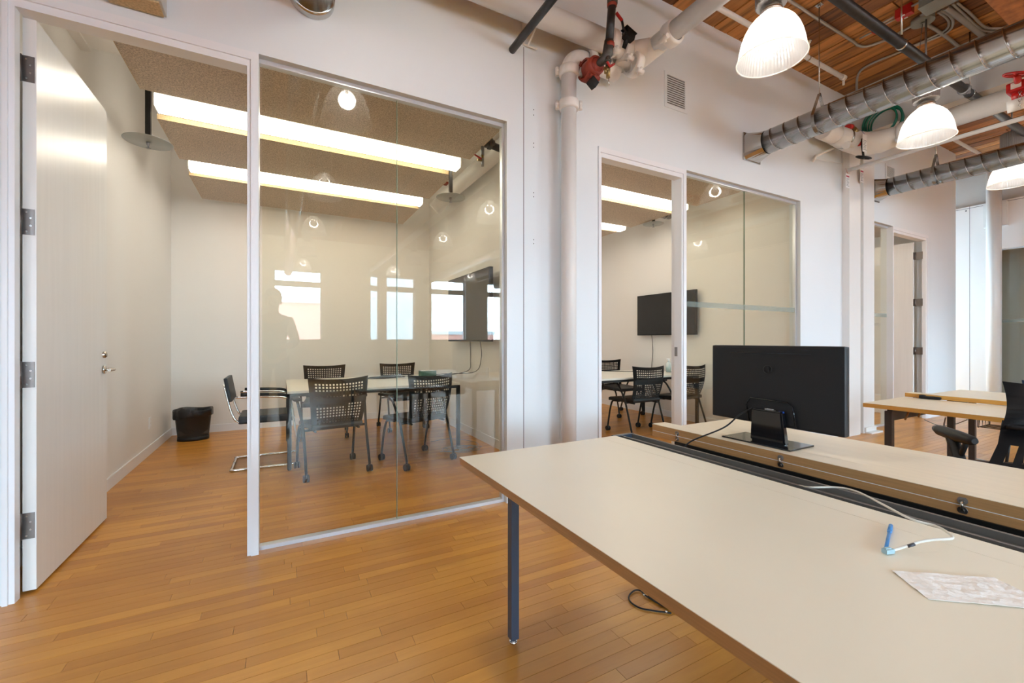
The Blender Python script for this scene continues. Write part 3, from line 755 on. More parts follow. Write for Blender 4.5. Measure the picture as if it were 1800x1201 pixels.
# black pipe stub leaving the wall at upper left, bracket
t = thing('black_stub_pipe', 'black steel pipe sloping out of the wall at top centre', 'pipe', (1.47, 2.745, 3.28))
MB().cyl((1.471, YW + 0.0, 3.286), (1.471, -3.0, 3.286), 0.0265, 20).build('pipe', M['black_pipe'], t)
t['label'] = 'black steel pipe coming out of the wall above the pier'
br = at_y(932, 60, YW)
t = thing('strut_bracket', 'small white painted strut bracket on the pier beneath the thick pipe', 'bracket', tuple(br))
u0 = at_y(917, 20, YW - 0.01); u1 = at_y(921, 78, YW - 0.01); u2 = at_y(944, 86, YW - 0.02); u3 = at_y(944, 45, YW - 0.12)
m = MB()
for a_, b_ in ((u0, u1), (u1, u2), (u3, u1 + Vector((0.03, 0, -0.01))), (u0, u3)): m.tube([a_, b_], 0.008, 4, smooth=False)
m.build('strut', M['pipe'], t)

# thin white branch near the deck, black pipe near the deck, thin pipe along the beam
t = thing('thin_branch_pipe', 'thin white sprinkler pipe close under the timber deck by the wall', 'pipe', (3.0, 2.42, 4.05))
MB().cyl((2.2, 2.42, 4.05), (5.40, 2.42, 4.05), 0.0225, 16).build('pipe', M['pipe'], t)
MB().cyl((5.37, 2.42, 4.05), (5.43, 2.42, 4.05), 0.028, 14).cyl((5.41, 2.42, 4.05), (5.41, 2.42, 3.97), 0.011, 10).build('sprinkler_head', M['pipe'], t)
MB().cyl((4.72, 2.42, 4.07), (4.72, 2.42, ZC), 0.004, 8).lathe([(0, ZC - 0.03), (0.012, ZC - 0.03), (0.03, ZC - 0.003)], (4.72, 2.42, 0), 12).lathe([(0.024, -0.01), (0.027, 0), (0.024, 0.01)], (4.72, 2.42, 4.05), 16, 'X').build('rod_hanger', M['steel'], t)
t = thing('thin_branch_pipe', 'thin white pipe under the deck beyond the beam, above the far duct', 'pipe', (7.2, 2.42, 4.05))
MB().cyl((6.80, 2.42, 4.05), (9.6, 2.42, 4.05), 0.0225, 16).build('pipe', M['pipe'], t)
t = thing('black_overhead_pipe', 'long black pipe crossing under the deck behind the silver ducts', 'pipe', (5.5, 1.595, 3.61))
MB().cyl((2.6, 1.595, 3.612), (9.6, 1.595, 3.612), 0.036, 20).build('pipe', M['black_pipe'], t)
m = MB(); coupling(m, (5.83, 1.595, 3.612), 'X', 0.037, 0.02); m.build('coupling', M['steel_dark'], t)
for px in (4.49, 5.98):
    MB().lathe([(0.037, -0.009), (0.042, 0), (0.037, 0.009)], (px, 1.595, 3.612), 24, 'X').cyl((px, 1.595, 3.65), (px, 1.595, ZC), 0.006, 8).cyl((px, 1.595, 3.645), (px, 1.595, 3.685), 0.013, 6).build('clevis_ring', M['steel'], t)

t = thing('thin_beam_pipe', 'thin white pipe running from the column towards the right edge below the duct', 'pipe', (6.09, 2.7, 3.23))
MB().cyl((6.02, 2.66, 3.23), (6.02, -8.4, 3.215), 0.0215, 16).build('pipe', M['pipe'], t)
MB().cyl((6.02, 1.95, 3.24), (6.02, 1.95, 3.66), 0.005, 8).cyl((6.02, 1.95, 3.235), (6.02, 1.95, 3.29), 0.018, 10).build('rod_hanger', M['pipe'], t)
t = thing('beam_main_pipe', 'thick white pipe strapped alongside the painted beam', 'pipe', (6.0, 2.3, 3.5))
MB().cyl((6.00, 2.12, 3.44), (6.00, -8.4, 3.44), 0.098, 32).build('pipe', M['pipe'], t)
m = MB(); coupling(m, (6.00, 2.10, 3.44), 'Y', 0.10, 0.04); m.build('coupling', M['pipe'], t)
MB().tube([(6.0, 2.12, 3.44), (6.0, 2.32, 3.44), (5.95, 2.47, 3.46), (5.78, 2.55, 3.50), (5.55, 2.57, 3.52)], [0.10, 0.125, 0.13, 0.115, 0.10], 28).build('insulated_elbow', M['pipe'], t)
MB().cyl((5.60, 2.57, 3.52), (5.30, 2.57, 3.52), 0.098, 28).build('flanged_pipe', M['pipe'], t)
m = MB(); m.lathe([(0.112, -0.012), (0.118, -0.01), (0.118, 0.01), (0.112, 0.012)], (5.70, 2.555, 3.505), 32, 'X'); m.build('band', M['steel'], t)
# valve trim with red, brass and wheel
vb = at_y(1497, 232, 2.50)
t = thing('wheel_valve', 'small valve cluster with dark handwheel and hanging white tag by the column', 'valve', tuple(vb))
a1 = at_y(1490, 225, 2.5); a2 = at_y(1507, 243, 2.48); a3 = at_y(1487, 256, 2.5); a4 = at_y(1524, 268, 2.42); a5 = at_y(1508, 252, 2.45)
MB().cyl(a1, a1 + Vector((0.07, 0, 0.02)), 0.04, 12).cyl(a5, a5 + Vector((0.05, 0, 0.0)), 0.032, 12).build('red_cap', M['red'], t)
MB().cyl(a1 + Vector((0.05, -0.03, -0.02)), a1 + Vector((0.2, -0.02, -0.05)), 0.035, 14).build('brass_body', M['brass'], t)
MB().tube([a3, a3 + Vector((0.05, 0, 0.03)), a3 + Vector((0.12, 0, 0.04)), a3 + Vector((0.2, 0, 0.12))], [0.04, 0.032, 0.045, 0.035], 12).build('bleed_valve', M['pipe'], t)
hw = at_y(1518, 277, 2.40)
m = MB().tube(arc(hw, 0.075, 0, 2 * PI, 31, (1, 0, 0), (0, 0.85, 0.35)), 0.008, 8, closed=True)
for k in range(3):
    a_ = k * 2 * PI / 3 + 0.4; m.tube([hw, hw + Vector((math.cos(a_) * 0.075, math.sin(a_) * 0.064, math.sin(a_) * 0.026))], 0.007, 6)
m.cyl(hw, hw + Vector((0.0, 0.02, 0.22)), 0.012, 8); m.build('handwheel', M['blackp'], t)
tg = at_y(1520, 252, 2.38)
def tagcard(c, w, h, red, parent=None, lab=None):
    c = Vector(c)
    o = MB().box(c - Vector((w / 2, 0.001, h / 2)), c + Vector((w / 2, 0.001, h / 2))).build('tag_card', M['card'], parent)
    m = MB(); kk = 7
    for i in range(kk):
        z = c.z + h * 0.15 - h * 0.085 * i
        m.box((c.x - w * 0.36, c.y - 0.002, z - h * 0.010), (c.x + w * (0.36 - 0.1 * (i % 3)), c.y - 0.0012, z + h * 0.010))
    m.build('tag_writing', M['ink'], o)
    if red: MB().box((c.x - w * 0.42, c.y - 0.002, c.z + h * 0.26), (c.x + w * 0.40, c.y - 0.0012, c.z + h * 0.36)).build('red_heading', M['redink'], o)
    return o
tagcard(tg, 0.10, 0.20, False, t)
MB().tube([tg + Vector((0, 0, 0.10)), tg + Vector((-0.01, 0.03, 0.16))], 0.002, 5).build('tag_wire', M['vga'], t)
for px, py, lb in ((1490, 318, 'white inspection tag with red heading hung lower on the column'), (1515, 309, 'white inspection tag with red heading beside the first, nearer the glass')):
    p = at_y(px, py, 2.63)
    t2 = thing('inspection_tag', lb, 'tag', tuple(p + Vector((0, 0, 0.1))))
    tagcard(p, 0.085, 0.17, True, t2)
    MB().tube([p + Vector((0, 0.0, 0.085)), p + Vector((0.0, 0.02, 0.16))], 0.0015, 5).build('tag_wire', M['red'], t2)
# hose coil on the wall behind the duct
hc = at_x(1553, 216, 6.08)
t = thing('hose_coil', 'coil of green hose hung high on the wall behind the duct', 'hose', tuple(hc))
m = MB()
for k in range(6): m.tube(arc(hc + Vector((-0.012 * k + 0.03, 0.01 * k - 0.02, 0.01 * (k % 3))), 0.15 + 0.010 * (k % 4), 0, 2 * PI, 39, (0, 1, 0), (0, 0, 1)), 0.009, 6, closed=True)
m.build('coils', M['green'], t)
# drain line bracket by the column
m = MB(); a1 = at_y(1436, 274, 2.66); a2 = at_y(1484, 252, 2.66); a3 = at_y(1482, 288, 2.72)
t = thing('drain_line', 'thin white drain pipe elbowed against the wall beside the column', 'pipe', tuple(a1))
MB().cyl(a1, a2, 0.013, 10).cyl(a1 + Vector((0, 0, 0.01)), a1 + Vector((0, 0.05, -0.05)), 0.017, 10).build('pipe', M['pipe'], t)
MB().tube([a1 + Vector((0.03, 0.05, -0.01)), a3], 0.003, 5).build('wire', M['pipe'], t)
# red post valve at the right edge
rv = at_y(1790, 150, 1.18)
t = thing('wheel_valve', 'red gate valve with red handwheel and yellow plate at the right edge', 'valve', tuple(rv))
hw = at_y(1788, 131, 1.15)
m = MB().tube(arc(hw, 0.085, 0, 2 * PI, 39, (1, -0.3, 0), (0.25, 0.8, 0.3)), 0.008, 8, closed=True)
for k in range(4):
    a_ = k * PI / 2 + 0.3; m.tube([hw, hw + Vector((1, -0.3, 0)) * (math.cos(a_) * 0.085) + Vector((0.25, 0.8, 0.3)) * (math.sin(a_) * 0.085)], 0.008, 6)
m.build('handwheel', M['red'], t)
MB().box(rv + Vector((-0.06, -0.08, -0.06)), rv + Vector((0.14, 0.06, 0.02)), 0.015).cyl(rv, hw, 0.022, 12).cyl(rv + Vector((0.02, 0, -0.05)), rv + Vector((0.03, 0, -0.12)), 0.045, 16).build('valve_body', M['red'], t)
MB().box(rv + Vector((0.0, -0.085, -0.04)), rv + Vector((0.13, -0.079, 0.02)), 0.002).build('yellow_plate', M['yellow'], t)
MB().box(rv + Vector((-0.064, -0.03, -0.04)), rv + Vector((-0.06, 0.03, 0.01))).build('label_plate', M['card'], t)
m = MB()
for k in range(8): m.tube(arc(rv + Vector((-0.05, -0.02, -0.08 - 0.018 * k)), 0.009, 0, 2 * PI, 9, (1, 0, 0) if k % 2 else (0, 1, 0), (0, 0, 1)), 0.0022, 5, closed=True)
m.build('chain', M['steel'], t)
MB().cyl(rv + Vector((0.03, 0, -0.10)), rv + Vector((0.06, 0.0, -0.19)), 0.075, 24).build('white_body', M['pipe'], t)

# conduits and boxes on the deck
ZK = 4.195
def conduit(lab, pts, r, m_=None, n=5):
    t = thing('conduit', lab, 'conduit', tuple(at_z(*pts[0], ZK)))
    MB().tube(spline([at_z(x, y, ZK) for x, y in pts], n), r, 8).build('pipe', m_ or M['emt'], t); return t
conduit('grey conduit under the deck left of the red boxes, bent at its far end', [(1340, -28), (1386, 0), (1440, 35), (1495, 70), (1510, 80), (1525, 81), (1562, 68), (1607, 43), (1622, 40)], 0.013)
conduit('thin conduit bending down behind the near silver duct', [(1508, 185), (1506, 150), (1510, 128), (1530, 113), (1580, 92), (1650, 64), (1670, 52), (1675, 38), (1668, 26), (1652, 18)], 0.012)
conduit('second thin conduit curving beside the grey box', [(1590, 87), (1645, 62), (1664, 51), (1668, 40), (1662, 30), (1648, 21)], 0.010)
conduit('thick grey conduit between the round plate and the duct', [(1625, 40), (1660, 62), (1692, 88)], 0.016)
conduit('thickest conduit from the grey box to the duct', [(1662, 12), (1700, 40), (1732, 66)], 0.026)
conduit('upper of the paired conduits swinging right of the grey box', [(1682, 4), (1706, 24), (1722, 40), (1736, 49), (1762, 49), (1800, 40)], 0.011)
conduit('lower of the paired conduits swinging right of the grey box', [(1674, 6), (1700, 30), (1716, 45), (1732, 54), (1762, 54), (1800, 46)], 0.011)
bx = at_z(1629, 27, 4.05)
t = thing('junction_box', 'long grey enamel wiring box on the deck', 'box', tuple(bx))
MB().box((bx.x - 0.17, bx.y - 0.36, 4.05), (bx.x, bx.y, 4.215), 0.004).build('box_body', M['greybox'], t)
MB().box((bx.x - 0.174, bx.y - 0.364, 4.044), (bx.x + 0.004, bx.y + 0.004, 4.052)).build('box_lid', M['greybox'], t)
pc = at_z(1622, 40, 4.17)
t = thing('round_cover', 'round grey cover plate on the deck', 'plate', tuple(pc))
MB().cyl(pc, pc + Vector((0, 0, 0.04)), 0.085, 32).cyl(pc + Vector((0, 0, -0.012)), pc, 0.015, 10).build('plate', M['greybox'], t)
MB().tube([pc, pc + Vector((-0.01, 0.02, -0.25)), pc + Vector((-0.02, 0.03, -0.34))], 0.003, 5).build('hanging_wire', M['steel_dark'], t)
for i, (px, py, sx, sy, lb) in enumerate(((1540, 57, 0.02, 0.05, 'smaller red junction box behind the black pipe'), (1590, 29, 0.02, 0.12, 'larger red junction box beside the grey box'))):
    p = at_z(px, py, 4.13)
    t = thing('red_box', lb, 'box', tuple(p))
    MB().box(p - Vector((sx / 2 + 0.02, sy / 2, 0)), p + Vector((sx / 2 + 0.02, sy / 2, 0.085)), 0.004).build('box_body', M['red'], t)
    for s in (-1, 1):
        MB().box(p + Vector((s * 0.03 - 0.009, -0.012, -0.002)), p + Vector((s * 0.03 + 0.009, 0.012, 0.0))).build('white_mark', M['card'], t)
    MB().cyl(p + Vector((0.03, sy / 2, 0.04)), p + Vector((0.03, sy / 2 + 0.12, 0.04)), 0.009, 8).cyl(p + Vector((-0.03, -sy / 2 - 0.12, 0.04)), p + Vector((-0.03, -sy / 2, 0.04)), 0.009, 8).build('connector', M['emt'], t)
p0 = at_z(1470, 62, 4.19)

# wall grilles, light over the door
def grille(a, b, lab):
    t = thing('wall_grille', lab, 'vent', (a.x, YW, b.z))
    fx0, fx1, z0, z1 = a.x, b.x, b.z, a.z; e = 0.03
    m = MB()
    for q in ((fx0, fx0 + e, z0, z1), (fx1 - e, fx1, z0, z1), (fx0 + e, fx1 - e, z0, z0 + e), (fx0 + e, fx1 - e, z1 - e, z1)): m.box((q[0], YW - 0.008, q[2]), (q[1], YW, q[3]))
    m.build('frame', M['paint'], t)
    MB().box((fx0 + e, YW - 0.001, z0 + e), (fx1 - e, YW, z1 - e)).build('dark_backing', M['seam'], t)
    n = 13; h = (z1 - z0 - 2 * e) / n
    for k in range(n):
        MB().box((fx0 + e, YW - 0.008, z0 + e + h * k), (fx1 - e, YW - 0.002, z0 + e + h * k + h * 0.30), 0, Matrix.Rotation(R(-20), 3, 'X')).build('louvre', M['paint'], t)
a = at_y(1167.5, 127, YW); b = at_y(1207, 197, YW)
grille(Vector((a.x, YW, at_y(1187, 132, YW).z)), Vector((b.x, YW, at_y(1187, 194, YW).z)), 'white louvred wall grille above the middle doorway')
a = at_y(1556, 287, YW); b = at_y(1573, 320, YW)
grille(a, b, 'small louvred grille above the far duct')
t = thing('emergency_light', 'flat grey box light fixed to the wall above the left door, cut by the frame', 'light', (-0.6, YW, 2.84))
MB().box((-0.745, 2.62, 2.815), (-0.515, YW, 3.00), 0.006).build('housing', M['beam'], t)
MB().box((-0.735, 2.63, 2.806), (-0.525, 2.735, 2.816), 0.002).build('lower_lens', M['tectum_edge'], t)

# ================================================================== meeting rooms: ceiling boards, lights, discs
def fixture(x0, x1, y, z, lab):
    t = thing('strip_light', lab, 'light', ((x0 + x1) / 2, y, z))
    MB().box((x0, y - 0.075, z + 0.085), (x1, y + 0.075, z + 0.115)).box((x0 + 0.5, y - 0.02, z + 0.11), (x0 + 0.56, y + 0.02, 3.78)).box((x1 - 0.56, y - 0.02, z + 0.11), (x1 - 0.5, y + 0.02, 3.78)).build('back_plate', M['lampwhite'], t)
    mid = (x0 + x1) / 2
    for a, b in ((x0 + 0.01, mid - 0.004), (mid + 0.004, x1 - 0.01)):
        m = MB(); prof = [(-0.078, 0.088), (-0.078, 0.03), (-0.055, 0.0), (0.055, 0.0), (0.078, 0.03), (0.078, 0.088)]
        A = [m.bm.verts.new((a, y + p, z + q)) for p, q in prof]; B = [m.bm.verts.new((b, y + p, z + q)) for p, q in prof]
        n = len(A)
        for i in range(n): m.bm.faces.new((A[i], A[(i + 1) % n], B[(i + 1) % n], B[i]))
        m.bm.faces.new(A); m.bm.faces.new(list(reversed(B)))
        m.build('lit_lens', M['tubelens'], t)
    MB().box((x0, y - 0.08, z + 0.0), (x0 + 0.008, y + 0.08, z + 0.10), 0.003).box((x1 - 0.008, y - 0.08, z), (x1, y + 0.08, z + 0.10), 0.003).build('end_cap', M['lampwhite'], t)
def baffle(x0, x1, y0, y1, lab):
    t = thing('acoustic_panel', lab, 'ceiling panel', ((x0 + x1) / 2, (y0 + y1) / 2, 2.93))
    MB().box((x0, y0, 2.932), (x1, y1, 2.968)).build('board', M['tectum'], t)
    MB().box((x0, y0 - 0.001, 2.93), (x1, y0 + 0.002, 2.97)).box((x0 - 0.002, y0, 2.93), (x0, y1, 2.97)).box((x1, y0, 2.93), (x1 + 0.002, y1, 2.97)).build('board_edge', M['tectum_edge'], t)
    m = MB()
    for xx in (x0 + 0.4, (x0 + x1) / 2, x1 - 0.4):
        for yy in (y0 + 0.08, y1 - 0.08): m.cyl((xx, yy, 2.965), (xx, yy, 3.79), 0.0022, 6)
    m.build('hanging_wire', M['steel_dark'], t)
def heat_disc(x, y, lab, dz=0.0):
    t = thing('sprinkler_disc', lab, 'sprinkler', (x, y, 2.65))
    MB().lathe([(0, 0.001), (0.148, 0.001), (0.150, 0.004), (0.148, 0.006), (0, 0.007)], (x, y, 2.655), 40).build('disc', M['disc'], t)
    MB().box((x - 0.016, y - 0.016, 2.66), (x + 0.016, y + 0.016, 3.79)).build('drop', M['blackm'], t)
    MB().lathe([(0.008, 2.66), (0.014, 2.655), (0.011, 2.635), (0.006, 2.63), (0.006, 2.615), (0.017, 2.612), (0.017, 2.609), (0, 2.609)], (x, y, 0), 16).build('sprinkler_head', M['steel_dark'], t)
    t.location.z += dz

RN = ['left', 'middle', 'far']
ON = ['nearest the glass', 'in the middle', 'by the back wall']
for i, dx in enumerate((0, 3.165, 6.33)):
    n = RN[i]
    xr = 1.60 if i < 2 else 2.6
    for (y0, y1), w_ in zip((((3.0, 3.86), (4.31, 5.17), (5.62, 6.49)), ((3.0, 3.80), (4.18, 5.00), (5.32, 6.20)), ((3.0, 3.86), (4.31, 5.17), (5.62, 6.49)))[i], ON):
        if i == 2 and w_ == ON[2]: continue
        baffle(-0.87 + dx, xr + dx, y0, y1, 'tan wood wool ceiling panel in the %s room, the one %s' % (n, w_))
    xa, xb = (-0.835 + dx, 1.575 + dx)
    if i == 1: xb = 4.745; xa = 2.33
    fixture(xa, xb, 4.085 if i != 1 else 3.98, 2.905, 'long lit strip light in the %s room, the one nearer the glass' % n)
    fixture(xa, xb, 5.39 if i != 1 else 5.15, 2.905, 'long lit strip light in the %s room, the one nearer the back wall' % n)
heat_disc(-0.88, 4.1, 'clear disc on a black drop in the left room, at its left wall')
heat_disc(1.54, 4.22, 'clear disc on a black drop in the left room, at its right side')
heat_disc(4.87, 4.63, 'clear disc on a short black drop in the middle room', 0.25)
# duct, insulated pipe and fittings inside the left room
t = thing('spiral_duct', 'silver duct glimpsed above the ceiling panels of the left room', 'duct', (0.15, 4.5, 3.17))
MB().cyl((0.15, 3.95, 3.17), (0.15, 5.6, 3.17), 0.112, 32).build('duct_tube', M['steel'], t)
t = thing('spiral_duct', 'silver duct lying crosswise above the panels of the middle room', 'duct', (3.6, 4.55, 3.10))
MB().cyl((2.2, 4.62, 3.12), (5.2, 4.62, 3.12), 0.10, 32).build('duct_tube', M['steel'], t)
pts = [(2.2 + 0.128 * i / 20, 4.62 + 0.101 * math.cos(2 * PI * i / 20), 3.12 + 0.101 * math.sin(2 * PI * i / 20)) for i in range(int(3.0 / 0.128 * 20))]
MB().tube(pts, 0.004, 5).build('spiral_seam', M['steel'], t)
t = thing('insulated_pipe', 'cream wrapped pipe high along the right wall of the left room', 'pipe', (1.9, 4.0, 3.07))
MB().tube([(1.90, 2.9, 3.07), (1.90, 5.25, 3.07), (1.90, 5.45, 3.06), (1.86, 5.55, 3.0), (1.80, 5.58, 2.94)], [0.085, 0.085, 0.09, 0.095, 0.09], 24).build('pipe', M['pipe'], t)
MB().tube([(1.86, 5.1, 3.16), (1.86, 5.1, 3.30)], 0.02, 10).build('valve_stem', M['blackp'], t)
MB().box((1.80, 5.12, 3.14), (1.84, 5.20, 3.17), 0.005).build('red_clip', M['rust'], t)
f0 = at_y(850, 250, 3.55)
t = thing('drain_valve', 'dark pipe tee with small valve under the ceiling panel of the left room', 'valve', tuple(f0))
MB().tube([at_y(880, 266, 3.55) + Vector((0.25, 0, -0.03)), at_y(880, 262, 3.55), f0 + Vector((0.02, 0, 0))], 0.032, 16).build('black_pipe', M['black_pipe'], t)
MB().tube([f0 + Vector((0.1, 0, 0)), f0, f0 + Vector((-0.035, 0, 0.03)), f0 + Vector((-0.045, 0, 0.10))], [0.038, 0.045, 0.04, 0.034], 16).cyl(f0 + Vector((0.05, 0, 0)), f0 + Vector((0.075, 0, 0)), 0.052, 20).build('tee', M['fitting'], t)
MB().cyl(f0 + Vector((-0.01, 0, -0.02)), f0 + Vector((-0.01, 0, -0.12)), 0.016, 12).cyl(f0 + Vector((-0.01, 0, -0.15)), f0 + Vector((-0.01, 0, -0.22)), 0.013, 10).build('nipple', M['steel_dark'], t)
MB().cyl(f0 + Vector((-0.01, 0, -0.10)), f0 + Vector((-0.01, 0, -0.19)), 0.011, 10).tube([f0 + Vector((-0.01, 0, -0.17)), f0 + Vector((-0.06, 0, -0.17))], 0.011, 8).build('brass_valve', M['brass'], t)
MB().tube([f0 + Vector((-0.03, -0.02, -0.165)), f0 + Vector((-0.10, -0.03, -0.145))], 0.008, 8).build('red_lever', M['red'], t)

# ================================================================== meeting room furniture
def mesh_back(w0, w1, z0, z1, y_bot, y_top, curve, nx=15, nz=14, band=(7, 8), holes=True, bw=3.6):
    bm = bmesh.new(); cols = 2 * nx + 1; rows = 2 * nz + 1
    def wts(n, a, b):       # alternating strip, hole
        ws = [a if i % 2 == 0 else b for i in range(2 * n + 1)]; ws[0] = ws[-1] = a * bw
        s = sum(ws); acc = [0]
        for q in ws: acc.append(acc[-1] + q / s)
        return acc
    U, Vv = wts(nx, 1.0, 1.05), wts(nz, 1.0, 1.2)
    G = []
    for v in Vv:
        row = []
        w_ = w0 + (w1 - w0) * v ** 0.8
        for u in U:
            s = (u - 0.5) * 2
            x = s * w_ / 2
            y = y_bot + (y_top - y_bot) * v - curve * s * s * -1 - 0.035 * math.sin(PI * v)
            z = z0 + (z1 - z0) * v + 0.018 * s * s * v - 0.02 * s * s * (1 - v)
            row.append(bm.verts.new((x, y, z)))
        G.append(row)
    for r in range(rows):
        for c in range(cols):
            if holes and r % 2 and c % 2 and not (band[0] <= r // 2 <= band[1]): continue
            f = bm.faces.new((G[r][c], G[r][c + 1], G[r + 1][c + 1], G[r + 1][c])); f.smooth = True
    bmesh.ops.solidify(bm, geom=bm.faces[:], thickness=0.008)
    m = MB(); m.bm.free(); m.bm = bm; return m
def caster(m, x, y):
    m.cyl((x - 0.022, y, 0.030), (x - 0.006, y, 0.030), 0.030, 18).cyl((x + 0.006, y, 0.030), (x + 0.022, y, 0.030), 0.030, 18).cyl((x, y, 0.028), (x, y, 0.085), 0.011, 10).box((x - 0.008, y - 0.02, 0.03), (x + 0.008, y + 0.018, 0.062), 0.003)
def meeting_chair():
    t = thing('meeting_chair', 'x', 'chair')
    m = MB(); prof = []
    m.box((-0.235, -0.22, 0.415), (0.235, 0.25, 0.460), 0.020)
    for v in m.bm.verts:
        if v.co.y > 0.15: v.co.z -= (v.co.y - 0.15) * 0.25
        v.co.x *= 1 - 0.10 * max(0, -v.co.y / 0.22)
    m.build('seat', M['blackp'], t, local=True)
    mesh_back(0.41, 0.50, 0.435, 0.845, -0.215, -0.285, 0.045).build('backrest', M['blackp'], t, local=True)
    for s in (-1, 1):
        m = MB().tube(spline([(s * 0.285, 0.09, 0.645), (s * 0.285, 0.01, 0.640), (s * 0.28, -0.05, 0.58), (s * 0.265, -0.12, 0.44), (s * 0.262, -0.17, 0.30), (s * 0.262, -0.245, 0.075)], 5), 0.0115, 10)
        m.build('leg', M['blackm'], t, local=True)
        m = MB().tube(spline([(s * 0.20, 0.06, 0.40), (s * 0.235, 0.10, 0.405), (s * 0.245, 0.15, 0.39), (s * 0.25, 0.19, 0.28), (s * 0.25, 0.235, 0.075)], 5), 0.0115, 10)
        m.build('leg', M['blackm'], t, local=True)
        MB().box((s * 0.285 - 0.03, -0.02, 0.645), (s * 0.285 + 0.03, 0.19, 0.672), 0.012).build('armrest', M['blackp'], t, local=True)
        for y in (-0.245, 0.235):
            m = MB(); caster(m, s * (0.262 if y < 0 else 0.25), y); m.build('caster', M['blackp'], t, local=True)
    MB().tube([(-0.262, -0.12, 0.405), (0.262, -0.12, 0.405)], 0.011, 10).tube([(-0.225, 0.10, 0.402), (0.225, 0.10, 0.402)], 0.011, 10).tube([(-0.18, -0.2, 0.40), (-0.18, 0.12, 0.40)], 0.01, 8).tube([(0.18, -0.2, 0.40), (0.18, 0.12, 0.40)], 0.01, 8).build('seat_frame', M['blackm'], t, local=True)
    return t
mc = meeting_chair()
GR = 'black mesh-backed chairs on casters at the meeting tables'
CH = [((0.40, 4.215), 8, 'black mesh-backed chair, its back to the glass, at the left end of the table'),
      ((1.17, 4.17), 17, 'black mesh-backed chair, its back to the glass, right of the glass joint'),
      ((0.46, 5.76), 175, 'black mesh chair across the table at its left end, in the left room'),
      ((1.44, 5.80), 184, 'black mesh chair across the table near the papers, in the left room'),
      ((3.99, 4.10), -4, 'black mesh chair in full view through the middle doorway'),
      ((4.68, 4.02), 6, 'black mesh chair seen through the middle glass just left of the monitor'),
      ((4.74, 5.20), 182, 'black mesh chair on the far side of the table in the middle room')]
for i, ((x, y), rz, lab) in enumerate(CH):
    if i == 0: mc.location = (x, y, 0); mc.rotation_euler = (0, 0, R(rz)); mc['label'] = lab; mc['group'] = GR
    else: dup(mc, (x, y, 0), R(rz), lab, GR)

# chrome cantilever chair at the end of the table
t = thing('cantilever_chair', 'chrome cantilever armchair with black seat at the table end by the door', 'chair', (-0.13, 4.80, 0), R(-90))
for s in (-1, 1):
    x = s * 0.245
    MB().tube(spline([(0, -0.27, 0.013), (x * 0.8, -0.27, 0.013), (x, -0.25, 0.013), (x, 0.0, 0.013), (x, 0.22, 0.013), (x, 0.26, 0.05), (x, 0.235, 0.35), (x, 0.20, 0.60), (x, 0.15, 0.645), (x, 0.0, 0.66), (x, -0.24, 0.665)], 5), 0.0115, 12).build('chrome_frame', M['chrome'], t, local=True)
    MB().tube(spline([(x * 0.86, 0.20, 0.46), (x * 0.86, 0.0, 0.43), (x * 0.86, -0.2, 0.43), (x * 0.86, -0.27, 0.52), (x * 0.86, -0.33, 0.78)], 5), 0.009, 10).tube([(x * 0.86, 0.20, 0.46), (x, 0.232, 0.46)], 0.009, 8).build('seat_tube', M['chrome'], t, local=True)
    MB().tube(spline([(x, 0.17, 0.648), (x, 0.13, 0.672), (x, 0.0, 0.682), (x, -0.2, 0.69)], 4), 0.014, 8).build('arm_pad', M['blackp'], t, local=True)
MB().box((-0.225, -0.22, 0.415), (0.225, 0.23, 0.485), 0.018).build('seat', M['blackp'], t, local=True)
m = MB().box((-0.22, -0.315, 0.62), (0.22, -0.285, 0.84), 0.012, Matrix.Rotation(R(10), 3, 'X')); m.build('backrest', M['blackp'], t, local=True)

def meeting_table(x0, x1, y0, y1, lab):
    t = thing('meeting_table', lab, 'table', ((x0 + x1) / 2, (y0 + y1) / 2, 0))
    MB().box((x0, y0, 0.694), (x1, y1, 0.716), 0.002).build('tabletop', M['whitetop'], t)
    m = MB(); e = 0.03
    for q in (((x0, y0, 0.664), (x1, y0 + e, 0.694)), ((x0, y1 - e, 0.664), (x1, y1, 0.694)), ((x0, y0, 0.664), (x0 + e, y1, 0.694)), ((x1 - e, y0, 0.664), (x1, y1, 0.694))): m.box(*q)
    m.build('apron_frame', M['blackm'], t)
    for x in (x0, x1 - 0.035):
        for y in (y0, y1 - 0.035):
            MB().box((x, y, 0.012), (x + 0.035, y + 0.035, 0.664)).cyl((x + 0.0175, y + 0.0175, 0), (x + 0.0175, y + 0.0175, 0.013), 0.014, 12).build('leg', M['blackm'], t)
meeting_table(0.04, 1.70, 4.36, 5.66, 'white meeting table with black steel frame in the left room')
meeting_table(2.95, 5.06, 3.99, 5.02, 'white meeting table with black steel frame in the middle room')

def tv(x_face, y0, y1, z0, z1, xw, lab):
    t = thing('wall_television', lab, 'television', (xw, (y0 + y1) / 2, (z0 + z1) / 2))
    MB().box((x_face + 0.003, y0, z0), (x_face + 0.045, y1, z1), 0.006).build('cabinet', M['blackp'], t)
    MB().box((x_face, y0 + 0.012, z0 + 0.018), (x_face + 0.004, y1 - 0.012, z1 - 0.012)).build('screen', M['screen'], t)
    ym, zm = (y0 + y1) / 2, (z0 + z1) / 2
    MB().box((x_face + 0.04, y0 + 0.2, z0 + 0.12), (x_face + 0.065, y1 - 0.2, z1 - 0.12), 0.01).box((x_face + 0.06, ym - 0.15, zm - 0.1), (xw - 0.001, ym + 0.15, zm + 0.1)).build('wall_mount', M['blackm'], t)
    return t
tv(1.945, 4.14, 5.43, 1.163, 1.968, 2.07, 'large black wall television in the left room seen edge-on')
tv(5.14, 4.11, 5.24, 1.256, 1.90, 5.24, 'black wall television seen through the middle doorway')
